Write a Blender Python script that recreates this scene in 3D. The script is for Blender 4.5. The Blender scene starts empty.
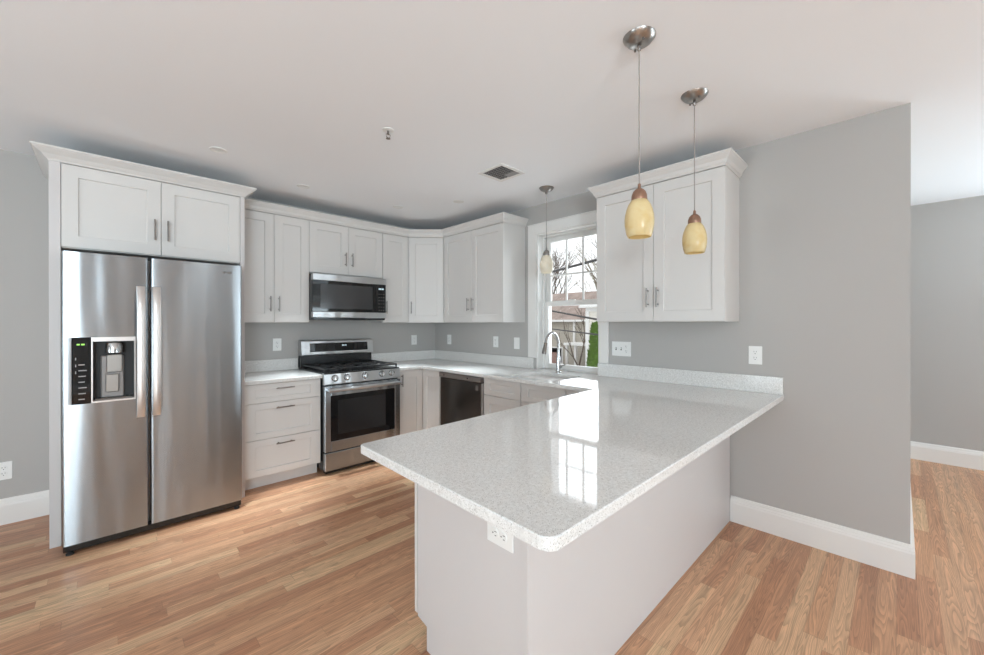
import bpy, bmesh, math, random
from mathutils import Vector, Matrix

C = bpy.context.scene.collection
SC = bpy.context.scene
PI = math.pi
random.seed(7)

# ------------------------------------------------------------------ camera
W_, H_ = 984.0, 655.0
F_PX = 396.6
cam_d = bpy.data.cameras.new('camera')
cam = bpy.data.objects.new('camera', cam_d)
C.objects.link(cam)
yaw, pit, rol = math.radians(-44.192), math.radians(-0.082), math.radians(-0.043)
fw = Vector((-math.sin(yaw), math.cos(yaw), 0)); rt = Vector((math.cos(yaw), math.sin(yaw), 0)); up = Vector((0, 0, 1))
f2 = fw * math.cos(pit) + up * math.sin(pit); u2 = -fw * math.sin(pit) + up * math.cos(pit)
r2 = rt * math.cos(rol) + u2 * math.sin(rol); u3 = -rt * math.sin(rol) + u2 * math.cos(rol)
M = Matrix((r2, u3, -f2)).transposed().to_4x4()
M.translation = Vector((-3.0793, -4.2285, 1.3541))
cam.matrix_world = M
cam_d.sensor_width = 36.0
cam_d.lens = F_PX / W_ * 36.0
cam_d.shift_y = -3.3444 / W_
cam_d.clip_start = 0.05
cam_d.clip_end = 300
SC.camera = cam

# ------------------------------------------------------------------ exposure, world
SC.view_settings.view_transform = 'Standard'
SC.view_settings.look = 'None'
SC.view_settings.exposure = 0.17
SC.view_settings.gamma = 1.0
SC.view_settings.use_curve_mapping = False
SC.cycles.use_denoising = True
SC.cycles.max_bounces = 10
SC.cycles.diffuse_bounces = 6
SC.cycles.sample_clamp_indirect = 6.0
SC.cycles.caustics_reflective = False
SC.cycles.caustics_refractive = False

world = bpy.data.worlds.new('overcast_sky')
SC.world = world
world.use_nodes = True
bg = world.node_tree.nodes['Background']
bg.inputs['Color'].default_value = (0.95, 0.98, 1.0, 1)
bg.inputs['Strength'].default_value = 1.25

# ------------------------------------------------------------------ daylight entering through the room's windows
def area(name, loc, rot, sx, sy, power, col=(1, 1, 1)):
    d = bpy.data.lights.new(name, 'AREA')
    d.shape = 'RECTANGLE'; d.size = sx; d.size_y = sy; d.energy = power; d.color = col
    o = bpy.data.objects.new(name, d); C.objects.link(o)
    o.location = loc; o.rotation_euler = rot
    return o

DAY = (0.75, 0.91, 1.0)
TILT = 0.8     # window lamps tipped upward to brighten the ceiling, standing for ground bounce
REAR_Y, LEFT_X, RX = -8.6, -6.4, 2.712
# openings: (wall, centre along wall, width, z0, z1, power)
REAR_WIN = [(-5.3, 1.4, 0.6, 2.1, 250), (1.5, 1.5, 0.6, 2.1, 52)]
FAR_WIN = [(-6.3, 1.5, 0.6, 2.1, 62)]
LEFT_WIN = [(-5.2, 1.5, 0.6, 2.1, 40)]
LEFT_DOOR = (-2.35, 0.86, 0.02, 2.08, 36)
for (x, w, z0, z1, p) in REAR_WIN:
    area('daylight_rear', (x, REAR_Y + 0.22, (z0 + z1) / 2), (PI / 2 + TILT, 0, 0), w - .1, z1 - z0 - .1, p, DAY)
for (y, w, z0, z1, p) in LEFT_WIN + [LEFT_DOOR]:
    area('daylight_left', (LEFT_X + 0.22, y, (z0 + z1) / 2), (0, -PI / 2 - TILT, 0), z1 - z0 - .1, w - .1, p, DAY)
for (y, w, z0, z1, p) in FAR_WIN:
    area('daylight_adjoining', (RX - 0.22, y, (z0 + z1) / 2), (0, PI / 2 + TILT, 0), z1 - z0 - .1, w - .1, p, DAY)
# daylight through the sink window
area('daylight_sink', (0.30, -2.055, 1.6), (0, PI / 2, 0), 1.2, 0.6, 8, (0.86, 0.95, 1.0))
# fill lamps added at the ceiling discs to brighten the kitchen
DISCS = [(-2.533, -1.01), (-1.865, -.66), (-.967, -.697), (-.643, -1.261)]
for (x, y) in DISCS:
    l = area('disc_fill', (x, y, 2.52), (0, 0, 0), .09, .09, 2.2, (0.85, 0.95, 1.0)); l.data.shape = 'DISK'; l.data.spread = 0.62

# ------------------------------------------------------------------ materials
def new_mat(name):
    m = bpy.data.materials.new(name); m.use_nodes = True
    return m, m.node_tree.nodes, m.node_tree.links, m.node_tree.nodes['Principled BSDF']

def mat(name, col, rough=0.5, metal=0.0, spec=0.5, noise=0.0, nscale=8.0, bump=0.0, bscale=200.0, **kw):
    m, N, L, B = new_mat(name)
    B.inputs['Base Color'].default_value = (*col, 1)
    B.inputs['Roughness'].default_value = rough
    B.inputs['Metallic'].default_value = metal
    B.inputs['Specular IOR Level'].default_value = spec
    tc = N.new('ShaderNodeTexCoord')
    if noise > 0:
        n = N.new('ShaderNodeTexNoise'); n.inputs['Scale'].default_value = nscale; n.inputs['Detail'].default_value = 4
        L.new(tc.outputs['Object'], n.inputs['Vector'])
        mr = N.new('ShaderNodeMapRange'); mr.inputs['To Min'].default_value = 1 - noise; mr.inputs['To Max'].default_value = 1 + noise
        L.new(n.outputs['Fac'], mr.inputs['Value'])
        mx = N.new('ShaderNodeVectorMath'); mx.operation = 'SCALE'; mx.inputs[0].default_value = col
        L.new(mr.outputs[0], mx.inputs['Scale']); L.new(mx.outputs[0], B.inputs['Base Color'])
    if bump > 0:
        n = N.new('ShaderNodeTexNoise'); n.inputs['Scale'].default_value = bscale; n.inputs['Detail'].default_value = 3
        L.new(tc.outputs['Object'], n.inputs['Vector'])
        b = N.new('ShaderNodeBump'); b.inputs['Strength'].default_value = bump; b.inputs['Distance'].default_value = 0.001
        L.new(n.outputs['Fac'], b.inputs['Height']); L.new(b.outputs[0], B.inputs['Normal'])
    for k, v in kw.items():
        B.inputs[k].default_value = v
    return m

def srgb(r, g, b):
    return tuple(((c / 255) / 12.92 if c / 255 <= 0.04045 else ((c / 255 + .055) / 1.055) ** 2.4) for c in (r, g, b))

M_wall = mat('grey_wall_paint', srgb(180, 177, 174), 0.7, noise=0.012, nscale=2, bump=0.15, bscale=350)
M_ceil = mat('white_ceiling_paint', srgb(245, 247, 250), 0.85, noise=0.01, nscale=1.5, bump=0.1, bscale=250)
M_trim = mat('white_trim_paint', srgb(232, 230, 227), 0.35, noise=0.01, nscale=3)
M_cab = mat('white_cabinet_lacquer', srgb(215, 212, 209), 0.38, noise=0.008, nscale=3)
M_panel = mat('white_side_panel', srgb(208, 204, 203), 0.42, noise=0.012, nscale=4)
M_dark_gap = mat('dark_recess', srgb(26, 25, 24), 0.8, noise=0.05)
M_black = mat('black_enamel', (0.012, 0.012, 0.013), 0.22, noise=0.05)
M_iron = mat('cast_iron', (0.015, 0.015, 0.016), 0.55, noise=0.1, bump=0.3)
M_glassblk = mat('black_glass', (0.008, 0.008, 0.009), 0.04, noise=0.02)
M_mwwin = mat('microwave_window', (0.05, 0.05, 0.052), 0.12, noise=0.03, nscale=30)
M_ovenpane = mat('oven_inner_pane', (0.02, 0.02, 0.021), 0.08, noise=0.03, nscale=30)
M_sink = mat('satin_sink_steel', srgb(142, 140, 138), 0.28, 1.0, noise=0.03, nscale=30)
M_nickel = mat('brushed_nickel', srgb(168, 164, 160), 0.3, 1.0, noise=0.03, nscale=30)
M_handle = mat('dark_nickel_pull', srgb(140, 134, 130), 0.32, 1.0, noise=0.03, nscale=30)
M_bronze = mat('bronze_cap', srgb(158, 124, 104), 0.4, 0.8, noise=0.08, nscale=40)
M_satin = mat('satin_handle', srgb(222, 216, 212), 0.33, 0.75, noise=0.02, nscale=10)
M_plastic = mat('white_plastic', srgb(238, 238, 236), 0.35, noise=0.005)
M_slot = mat('outlet_slot', srgb(60, 58, 56), 0.6, noise=0.02)
M_rubber = mat('black_rubber', (0.02, 0.02, 0.02), 0.7, noise=0.05)
M_chrome = mat('polished_steel', srgb(200, 200, 200), 0.14, 1.0, noise=0.02)
M_cord = mat('clear_cord', srgb(150, 143, 137), 0.4, noise=0.02)
M_greyplastic = mat('grey_plastic', srgb(150, 146, 144), 0.35, 0.3, noise=0.03)
M_label = mat('grey_sticker', srgb(120, 112, 108), 0.5, noise=0.02)
M_glow = mat('lit_digits', (0.6, 0.8, 0.9), 0.5, noise=0.01, **{'Emission Color': (0.8, 0.95, 1, 1), 'Emission Strength': 0.6})
M_glow_green = mat('lit_green', (0.3, 0.8, 0.1), 0.5, noise=0.01, **{'Emission Color': (0.5, 0.9, 0.2, 1), 'Emission Strength': 0.5})

def steel(name, col, rough=0.3, axis='X', aniso=0.85):
    m, N, L, B = new_mat(name)
    B.inputs['Metallic'].default_value = 1.0
    tc = N.new('ShaderNodeTexCoord'); mp = N.new('ShaderNodeMapping')
    s = {'X': (1.5, 400, 400), 'Z': (400, 400, 1.5)}[axis]
    mp.inputs['Scale'].default_value = s
    L.new(tc.outputs['Object'], mp.inputs['Vector'])
    n = N.new('ShaderNodeTexNoise'); n.inputs['Scale'].default_value = 1.0; n.inputs['Detail'].default_value = 3
    L.new(mp.outputs[0], n.inputs['Vector'])
    mr = N.new('ShaderNodeMapRange'); mr.inputs['To Min'].default_value = 0.985; mr.inputs['To Max'].default_value = 1.015
    L.new(n.outputs['Fac'], mr.inputs['Value'])
    mx = N.new('ShaderNodeVectorMath'); mx.operation = 'SCALE'; mx.inputs[0].default_value = col
    L.new(mr.outputs[0], mx.inputs['Scale']); L.new(mx.outputs[0], B.inputs['Base Color'])
    B.inputs['Roughness'].default_value = rough
    B.inputs['Anisotropic'].default_value = aniso
    t = N.new('ShaderNodeCombineXYZ')
    t.inputs['Z' if axis == 'X' else 'X'].default_value = 1.0
    L.new(t.outputs[0], B.inputs['Tangent'])
    # very soft panel waviness so reflections bend as on sheet metal
    n2 = N.new('ShaderNodeTexNoise'); n2.inputs['Scale'].default_value = 3.0; n2.inputs['Detail'].default_value = 0
    mp2 = N.new('ShaderNodeMapping'); mp2.inputs['Scale'].default_value = (4.0, 1.0, 0.35); L.new(tc.outputs['Object'], mp2.inputs['Vector']); L.new(mp2.outputs[0], n2.inputs['Vector'])
    b = N.new('ShaderNodeBump'); b.inputs['Strength'].default_value = 0.3; b.inputs['Distance'].default_value = 0.02
    L.new(n2.outputs['Fac'], b.inputs['Height']); L.new(b.outputs[0], B.inputs['Normal'])
    return m
M_steel = steel('brushed_stainless', srgb(172, 177, 181), 0.27)
M_steel_dark = steel('black_stainless', srgb(104, 96, 90), 0.3)
M_steel_lt = steel('light_stainless', srgb(206, 207, 208), 0.3)

def quartz():
    m, N, L, B = new_mat('white_speckled_quartz')
    tc = N.new('ShaderNodeTexCoord')
    def vor(scale, rnd=1.0):
        v = N.new('ShaderNodeTexVoronoi'); v.inputs['Scale'].default_value = scale
        L.new(tc.outputs['Object'], v.inputs['Vector']); return v
    base = N.new('ShaderNodeTexNoise'); base.inputs['Scale'].default_value = 90; base.inputs['Detail'].default_value = 6
    L.new(tc.outputs['Object'], base.inputs['Vector'])
    cr = N.new('ShaderNodeValToRGB')
    cr.color_ramp.elements[0].position = 0.3; cr.color_ramp.elements[0].color = (*srgb(216, 214, 211), 1)
    cr.color_ramp.elements[1].position = 0.7; cr.color_ramp.elements[1].color = (*srgb(234, 233, 231), 1)
    L.new(base.outputs['Fac'], cr.inputs[0])
    prev = cr.outputs[0]
    for (sc, thr, soft, col, amt) in ((520, 0.84, 0.03, srgb(160, 154, 148), 0.8), (400, 0.93, 0.02, srgb(110, 104, 98), 0.8), (300, 0.9, 0.03, srgb(250, 250, 250), 0.6)):
        v = vor(sc)
        sep = N.new('ShaderNodeSeparateColor'); L.new(v.outputs['Color'], sep.inputs[0])
        a = N.new('ShaderNodeMapRange'); a.inputs['From Min'].default_value = thr; a.inputs['From Max'].default_value = thr + soft
        L.new(sep.outputs[0 if sc != 300 else 1], a.inputs['Value'])
        d = N.new('ShaderNodeMapRange'); d.inputs['From Min'].default_value = 0.55; d.inputs['From Max'].default_value = 0.4
        L.new(v.outputs['Distance'], d.inputs['Value'])
        mu = N.new('ShaderNodeMath'); mu.operation = 'MULTIPLY'; L.new(a.outputs[0], mu.inputs[0]); L.new(d.outputs[0], mu.inputs[1])
        m2 = N.new('ShaderNodeMath'); m2.operation = 'MULTIPLY'; m2.inputs[1].default_value = amt; L.new(mu.outputs[0], m2.inputs[0])
        mix = N.new('ShaderNodeMix'); mix.data_type = 'RGBA'
        L.new(m2.outputs[0], mix.inputs['Factor']); L.new(prev, mix.inputs['A']); mix.inputs['B'].default_value = (*col, 1)
        prev = mix.outputs['Result']
    L.new(prev, B.inputs['Base Color'])
    B.inputs['Roughness'].default_value = 0.05
    B.inputs['IOR'].default_value = 1.55
    return m
M_quartz = quartz()

def oak():
    m, N, L, B = new_mat('red_oak_strip_floor')
    def math_(op, a, b=None, v=None):
        n = N.new('ShaderNodeMath'); n.operation = op
        if hasattr(a, 'node'): L.new(a, n.inputs[0])
        else: n.inputs[0].default_value = a
        if b is not None:
            if hasattr(b, 'node'): L.new(b, n.inputs[1])
            else: n.inputs[1].default_value = b
        return n.outputs[0]
    tc = N.new('ShaderNodeTexCoord'); sep = N.new('ShaderNodeSeparateXYZ'); L.new(tc.outputs['Object'], sep.inputs[0])
    X, Y = sep.outputs[0], sep.outputs[1]
    wd = 0.0715
    row = math_('FLOOR', math_('DIVIDE', Y, wd))
    fr = math_('FRACT', math_('DIVIDE', Y, wd))
    wn = N.new('ShaderNodeTexWhiteNoise'); wn.noise_dimensions = '1D'; L.new(row, wn.inputs['W'])
    wn2 = N.new('ShaderNodeTexWhiteNoise'); wn2.noise_dimensions = '1D'; L.new(math_('ADD', row, 57.3), wn2.inputs['W'])
    ln = math_('ADD', math_('MULTIPLY', wn2.outputs['Value'], 1.1), 0.5)
    px = math_('DIVIDE', math_('ADD', X, math_('MULTIPLY', wn.outputs['Value'], 7.0)), ln)
    col = math_('FLOOR', px); fx = math_('FRACT', px)
    cv = N.new('ShaderNodeCombineXYZ'); L.new(row, cv.inputs[0]); L.new(col, cv.inputs[1])
    pid = N.new('ShaderNodeTexWhiteNoise'); pid.noise_dimensions = '3D'; L.new(cv.outputs[0], pid.inputs['Vector'])
    # plank tone
    cr = N.new('ShaderNodeValToRGB'); e = cr.color_ramp.elements
    e[0].position = 0.0; e[0].color = (*srgb(186, 133, 101), 1)
    e[1].position = 1.0; e[1].color = (*srgb(226, 188, 148), 1)
    for pos, c in ((0.25, srgb(203, 152, 118)), (0.5, srgb(212, 162, 125)), (0.75, srgb(219, 172, 136))):
        k = cr.color_ramp.elements.new(pos); k.color = (*c, 1)
    L.new(pid.outputs['Value'], cr.inputs[0])
    # grain: stretched noise offset per plank
    sc = N.new('ShaderNodeVectorMath'); sc.operation = 'MULTIPLY'; sc.inputs[1].default_value = (0.85, 13.0, 1.0)
    off = N.new('ShaderNodeVectorMath'); off.operation = 'MULTIPLY'; off.inputs[1].default_value = (31.0, 17.0, 9.0); L.new(pid.outputs['Color'], off.inputs[0])
    L.new(tc.outputs['Object'], sc.inputs[0])
    ad = N.new('ShaderNodeVectorMath'); ad.operation = 'ADD'; L.new(sc.outputs[0], ad.inputs[0]); L.new(off.outputs[0], ad.inputs[1])
    g1 = N.new('ShaderNodeTexNoise'); g1.inputs['Scale'].default_value = 1.6; g1.inputs['Detail'].default_value = 1; g1.inputs['Distortion'].default_value = 0.3
    L.new(ad.outputs[0], g1.inputs['Vector'])
    rings = math_('FRACT', math_('MULTIPLY', g1.outputs['Fac'], 17.0))
    ringl = N.new('ShaderNodeMapRange'); ringl.inputs['From Min'].default_value = 0.0; ringl.inputs['From Max'].default_value = 0.7
    ringl.inputs['To Min'].default_value = 0.70; ringl.inputs['To Max'].default_value = 1.02; L.new(rings, ringl.inputs['Value'])
    sc2 = N.new('ShaderNodeVectorMath'); sc2.operation = 'MULTIPLY'; sc2.inputs[1].default_value = (14.0, 420.0, 1.0); L.new(tc.outputs['Object'], sc2.inputs[0])
    ad2 = N.new('ShaderNodeVectorMath'); ad2.operation = 'ADD'; L.new(sc2.outputs[0], ad2.inputs[0]); L.new(off.outputs[0], ad2.inputs[1])
    g2 = N.new('ShaderNodeTexNoise'); g2.inputs['Scale'].default_value = 1.0; g2.inputs['Detail'].default_value = 2
    L.new(ad2.outputs[0], g2.inputs['Vector'])
    g2m = N.new('ShaderNodeMapRange'); g2m.inputs['From Min'].default_value = 0.3; g2m.inputs['From Max'].default_value = 0.7
    g2m.inputs['To Min'].default_value = 0.84; g2m.inputs['To Max'].default_value = 1.06; L.new(g2.outputs['Fac'], g2m.inputs['Value'])
    sc3 = N.new('ShaderNodeVectorMath'); sc3.operation = 'MULTIPLY'; sc3.inputs[1].default_value = (1.3, 38.0, 1.0); L.new(tc.outputs['Object'], sc3.inputs[0])
    g3 = N.new('ShaderNodeTexNoise'); g3.inputs['Scale'].default_value = 1.0; g3.inputs['Detail'].default_value = 3; L.new(sc3.outputs[0], g3.inputs['Vector'])
    g3m = N.new('ShaderNodeMapRange'); g3m.inputs['From Min'].default_value = .3; g3m.inputs['From Max'].default_value = .7; g3m.inputs['To Min'].default_value = 0.82; g3m.inputs['To Max'].default_value = 1.14; L.new(g3.outputs['Fac'], g3m.inputs['Value'])
    tone = math_('MULTIPLY', math_('MULTIPLY', ringl.outputs[0], g2m.outputs[0]), g3m.outputs[0])
    # joints
    ey = math_('MINIMUM', fr, math_('SUBTRACT', 1.0, fr))
    ex = math_('MULTIPLY', math_('MINIMUM', fx, math_('SUBTRACT', 1.0, fx)), 10.0)
    jm = N.new('ShaderNodeMapRange'); jm.inputs['From Min'].default_value = 0.004; jm.inputs['From Max'].default_value = 0.016
    jm.inputs['To Min'].default_value = 0.72; jm.inputs['To Max'].default_value = 1.0
    L.new(math_('MINIMUM', ey, ex), jm.inputs['Value'])
    tone = math_('MULTIPLY', tone, jm.outputs[0])
    mx = N.new('ShaderNodeVectorMath'); mx.operation = 'SCALE'; L.new(cr.outputs[0], mx.inputs[0]); L.new(tone, mx.inputs['Scale'])
    # deeper tone keeps hue: pinkish dust film in patches
    L.new(mx.outputs[0], B.inputs['Base Color'])
    rr = N.new('ShaderNodeMapRange'); rr.inputs['To Min'].default_value = 0.30; rr.inputs['To Max'].default_value = 0.48; L.new(g3.outputs['Fac'], rr.inputs['Value'])
    L.new(rr.outputs[0], B.inputs['Roughness'])
    bp = N.new('ShaderNodeBump'); bp.inputs['Strength'].default_value = 0.25; bp.inputs['Distance'].default_value = 0.0008
    L.new(jm.outputs[0], bp.inputs['Height']); L.new(bp.outputs[0], B.inputs['Normal'])
    return m
M_oak = oak()

def amber(name, c1, c2):
    m, N, L, B = new_mat(name)
    tc = N.new('ShaderNodeTexCoord')
    n = N.new('ShaderNodeTexNoise'); n.inputs['Scale'].default_value = 18; n.inputs['Detail'].default_value = 5; n.inputs['Distortion'].default_value = 0.8
    L.new(tc.outputs['Object'], n.inputs['Vector'])
    cr = N.new('ShaderNodeValToRGB'); cr.color_ramp.elements[0].position = .3; cr.color_ramp.elements[0].color = (*c1, 1)
    cr.color_ramp.elements[1].position = .7; cr.color_ramp.elements[1].color = (*c2, 1)
    L.new(n.outputs['Fac'], cr.inputs[0]); L.new(cr.outputs[0], B.inputs['Base Color'])
    B.inputs['Roughness'].default_value = 0.22
    tr = N.new('ShaderNodeBsdfTranslucent'); L.new(cr.outputs[0], tr.inputs['Color'])
    mix = N.new('ShaderNodeMixShader'); mix.inputs[0].default_value = 0.4
    out = N['Material Output']
    L.new(B.outputs[0], mix.inputs[1]); L.new(tr.outputs[0], mix.inputs[2]); L.new(mix.outputs[0], out.inputs['Surface'])
    return m
M_amber = amber('amber_art_glass', srgb(232, 212, 158), srgb(240, 228, 190))
M_amber_backlit = amber('amber_glass_backlit', srgb(238, 232, 218), srgb(248, 245, 236))  # sink pendant glass: window backlight put into the colour as a paler tint

def glass_mat():
    m, N, L, B = new_mat('window_glass')
    N.remove(B)
    t = N.new('ShaderNodeBsdfTransparent'); g = N.new('ShaderNodeBsdfGlossy'); g.inputs['Roughness'].default_value = 0.02
    f = N.new('ShaderNodeFresnel'); f.inputs['IOR'].default_value = 1.3
    mx = N.new('ShaderNodeMixShader'); L.new(f.outputs[0], mx.inputs[0]); L.new(t.outputs[0], mx.inputs[1]); L.new(g.outputs[0], mx.inputs[2])
    L.new(mx.outputs[0], N['Material Output'].inputs['Surface'])
    return m
M_glass = glass_mat()
M_bulb = mat('frosted_bulb', (0.95, 0.93, 0.88), 0.4, noise=0.01, **{'Emission Color': (1, .93, .8, 1), 'Emission Strength': 1.0})

def stripes(name, col, period, axis='Z', dark=0.75):
    m, N, L, B = new_mat(name)
    tc = N.new('ShaderNodeTexCoord'); sep = N.new('ShaderNodeSeparateXYZ'); L.new(tc.outputs['Object'], sep.inputs[0])
    a = N.new('ShaderNodeMath'); a.operation = 'DIVIDE'; a.inputs[1].default_value = period; L.new(sep.outputs['XYZ'.index(axis)], a.inputs[0])
    b = N.new('ShaderNodeMath'); b.operation = 'FRACT'; L.new(a.outputs[0], b.inputs[0])
    mr = N.new('ShaderNodeMapRange'); mr.inputs['From Max'].default_value = 0.15; mr.inputs['To Min'].default_value = dark; L.new(b.outputs[0], mr.inputs['Value'])
    mx = N.new('ShaderNodeVectorMath'); mx.operation = 'SCALE'; mx.inputs[0].default_value = col
    L.new(mr.outputs[0], mx.inputs['Scale']); L.new(mx.outputs[0], B.inputs['Base Color']); B.inputs['Roughness'].default_value = 0.7
    return m
M_siding = stripes('beige_clapboard', srgb(190, 184, 172), 0.2)
M_siding2 = stripes('cream_clapboard', srgb(236, 232, 222), 0.2, dark=0.85)
M_shingle = mat('pinkish_brown_shingle', srgb(158, 142, 134), 0.9, noise=0.5, nscale=1.6)
M_bark = mat('grey_bark', srgb(98, 86, 76), 0.9, noise=0.3, nscale=6)
M_bark2 = mat('olive_bark', srgb(142, 132, 108), 0.9, noise=0.3, nscale=6)
M_leaf = mat('cedar_green', srgb(92, 122, 48), 0.8, noise=0.5, nscale=7)
M_cable = mat('black_cable', srgb(52, 50, 50), 0.6, noise=0.05)
M_asph = mat('pale_asphalt', srgb(176, 174, 172), 0.9, noise=0.12, nscale=0.6)
M_fence = stripes('weathered_red_fence', srgb(150, 118, 108), 0.14, 'Y', 0.6)
M_carw = mat('white_car_paint', srgb(225, 228, 232), 0.25, noise=0.01)
M_cardk = mat('teal_car_paint', srgb(60, 90, 88), 0.25, noise=0.02)
M_ext = mat('exterior_white', srgb(240, 240, 238), 0.6, noise=0.02)

# ------------------------------------------------------------------ mesh helpers
class MB:
    def __init__(s): s.v = []; s.f = []
    def add(s, vs, fs, T=None):
        b = len(s.v)
        s.v += [tuple(T @ Vector(p)) if T else tuple(p) for p in vs]
        s.f += [tuple(b + i for i in f) for f in fs]
        return s
    def box(s, x0, y0, z0, x1, y1, z1, bev=0.0, seg=1, T=None):
        x0, x1 = sorted((x0, x1)); y0, y1 = sorted((y0, y1)); z0, z1 = sorted((z0, z1))
        vs = [(x0, y0, z0), (x1, y0, z0), (x1, y1, z0), (x0, y1, z0), (x0, y0, z1), (x1, y0, z1), (x1, y1, z1), (x0, y1, z1)]
        fs = [(0, 3, 2, 1), (4, 5, 6, 7), (0, 1, 5, 4), (1, 2, 6, 5), (2, 3, 7, 6), (3, 0, 4, 7)]
        if bev > 0:
            bm = bmesh.new(); bv = [bm.verts.new(p) for p in vs]
            for f in fs: bm.faces.new([bv[i] for i in f])
            bmesh.ops.bevel(bm, geom=list(bm.edges), offset=min(bev, 0.45 * min(x1 - x0, y1 - y0, z1 - z0)), segments=seg, affect='EDGES', profile=0.5)
            bm.verts.index_update()
            vs = [tuple(v.co) for v in bm.verts]; fs = [tuple(v.index for v in f.verts) for f in bm.faces]; bm.free()
        return s.add(vs, fs, T)
    def tube(s, pts, r, n=10, cap=True, T=None):
        pts = [Vector(p) for p in pts]; rs = r if isinstance(r, (list, tuple)) else [r] * len(pts)
        vs = []; fs = []; ref = None
        for i, p in enumerate(pts):
            d = (pts[min(i + 1, len(pts) - 1)] - pts[max(i - 1, 0)]).normalized()
            if ref is None: ref = Vector((0, 0, 1)) if abs(d.z) < .9 else Vector((1, 0, 0))
            a = d.cross(ref).normalized(); b = d.cross(a).normalized(); ref = -b if False else ref
            if abs(d.dot(ref)) > .97: ref = Vector((1, 0, 0)) if abs(d.x) < .9 else Vector((0, 1, 0))
            for k in range(n):
                t = 2 * PI * k / n
                vs.append(tuple(p + (a * math.cos(t) + b * math.sin(t)) * rs[i]))
        for i in range(len(pts) - 1):
            for k in range(n):
                fs.append((i * n + k, (i + 1) * n + k, (i + 1) * n + (k + 1) % n, i * n + (k + 1) % n))
        if cap:
            fs.append(tuple(range(n))); fs.append(tuple((len(pts) - 1) * n + k for k in reversed(range(n))))
        return s.add(vs, fs, T)
    def lathe(s, prof, n=32, T=None, close=False):
        vs = []; fs = []; m = len(prof)
        for r, z in prof:
            for k in range(n):
                t = 2 * PI * k / n; vs.append((r * math.cos(t), r * math.sin(t), z))
        for i in range(m - 1 if not close else m):
            j = (i + 1) % m
            for k in range(n):
                fs.append((i * n + k, i * n + (k + 1) % n, j * n + (k + 1) % n, j * n + k))
        if not close:
            if prof[0][0] > 0.0005: fs.append(tuple(reversed(range(n))))
            if prof[-1][0] > 0.0005: fs.append(tuple((m - 1) * n + k for k in range(n)))
        return s.add(vs, fs, T)
    def prism(s, poly, z0, z1, ch=0.0, T=None):      # poly counter-clockwise in xy
        n = len(poly)
        if ch <= 0:
            vs = [(x, y, z0) for x, y in poly] + [(x, y, z1) for x, y in poly]
            fs = [tuple(reversed(range(n))), tuple(range(n, 2 * n))] + [(i, (i + 1) % n, n + (i + 1) % n, n + i) for i in range(n)]
        else:
            ins = inset(poly, ch)
            vs = [(x, y, z0) for x, y in poly] + [(x, y, z1 - ch) for x, y in poly] + [(x, y, z1) for x, y in ins]
            fs = [tuple(reversed(range(n))), tuple(range(2 * n, 3 * n))]
            for i in range(n):
                j = (i + 1) % n
                fs += [(i, j, n + j, n + i), (n + i, n + j, 2 * n + j, 2 * n + i)]
        return s.add(vs, fs, T)
    def sweep(s, path, prof, side=1, T=None):
        """prof: closed list of (outset, z); path: open xy polyline; side=+1 outset to the right of travel"""
        P = [Vector((x, y)) for x, y in path]; n = len(P); m = len(prof); vs = []; fs = []
        def nrm(a, b):
            d = (b - a).normalized(); return Vector((d.y, -d.x)) * side
        for i in range(n):
            if i == 0: o = nrm(P[0], P[1])
            elif i == n - 1: o = nrm(P[-2], P[-1])
            else:
                a, b = nrm(P[i - 1], P[i]), nrm(P[i], P[i + 1]); o = (a + b); o = o / (o.length_squared / 2)
            for (w, z) in prof: vs.append((P[i].x + o.x * w, P[i].y + o.y * w, z))
        for i in range(n - 1):
            for k in range(m):
                fs.append((i * m + k, i * m + (k + 1) % m, (i + 1) * m + (k + 1) % m, (i + 1) * m + k))
        fs.append(tuple(reversed(range(m)))); fs.append(tuple((n - 1) * m + k for k in range(m)))
        return s.add(vs, fs, T)
    def build(s, name, material, parent=None, smooth=False, loc=None, angle=35):
        me = bpy.data.meshes.new(name); me.from_pydata(s.v, [], s.f); me.update()
        bm = bmesh.new(); bm.from_mesh(me); bmesh.ops.recalc_face_normals(bm, faces=bm.faces); bm.to_mesh(me); bm.free()
        if smooth:
            for p in me.polygons: p.use_smooth = True
            me.set_sharp_from_angle(angle=math.radians(angle))
        me.materials.append(material)
        o = bpy.data.objects.new(name, me); C.objects.link(o)
        if parent: o.parent = parent
        if loc: o.location = loc
        return o

def inset(poly, d):
    n = len(poly); out = []
    for i in range(n):
        p0, p1, p2 = Vector(poly[i - 1]), Vector(poly[i]), Vector(poly[(i + 1) % n])
        a = (p1 - p0).normalized(); b = (p2 - p1).normalized()
        na = Vector((-a.y, a.x)); nb = Vector((-b.y, b.x)); o = na + nb
        if o.length_squared < 1e-9: o = na
        else: o = o / (o.length_squared / 2)
        q = p1 + o * d; out.append((q.x, q.y))
    return out

def rounded(poly, radii, seg=6):
    out = []; n = len(poly)
    for i in range(n):
        r = radii[i]; p = Vector(poly[i])
        if r <= 0: out.append(poly[i]); continue
        a = (Vector(poly[i - 1]) - p).normalized(); b = (Vector(poly[(i + 1) % n]) - p).normalized()
        ang = math.acos(max(-1, min(1, a.dot(b)))); t = r / math.tan(ang / 2)
        c = p + (a + b).normalized() * (r / math.sin(ang / 2))
        s0 = p + a * t - c; s1 = p + b * t - c
        a0 = math.atan2(s0.y, s0.x); a1 = math.atan2(s1.y, s1.x); d = (a1 - a0 + PI) % (2 * PI) - PI
        for k in range(seg + 1):
            th = a0 + d * k / seg; out.append((c.x + r * math.cos(th), c.y + r * math.sin(th)))
    return out

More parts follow.
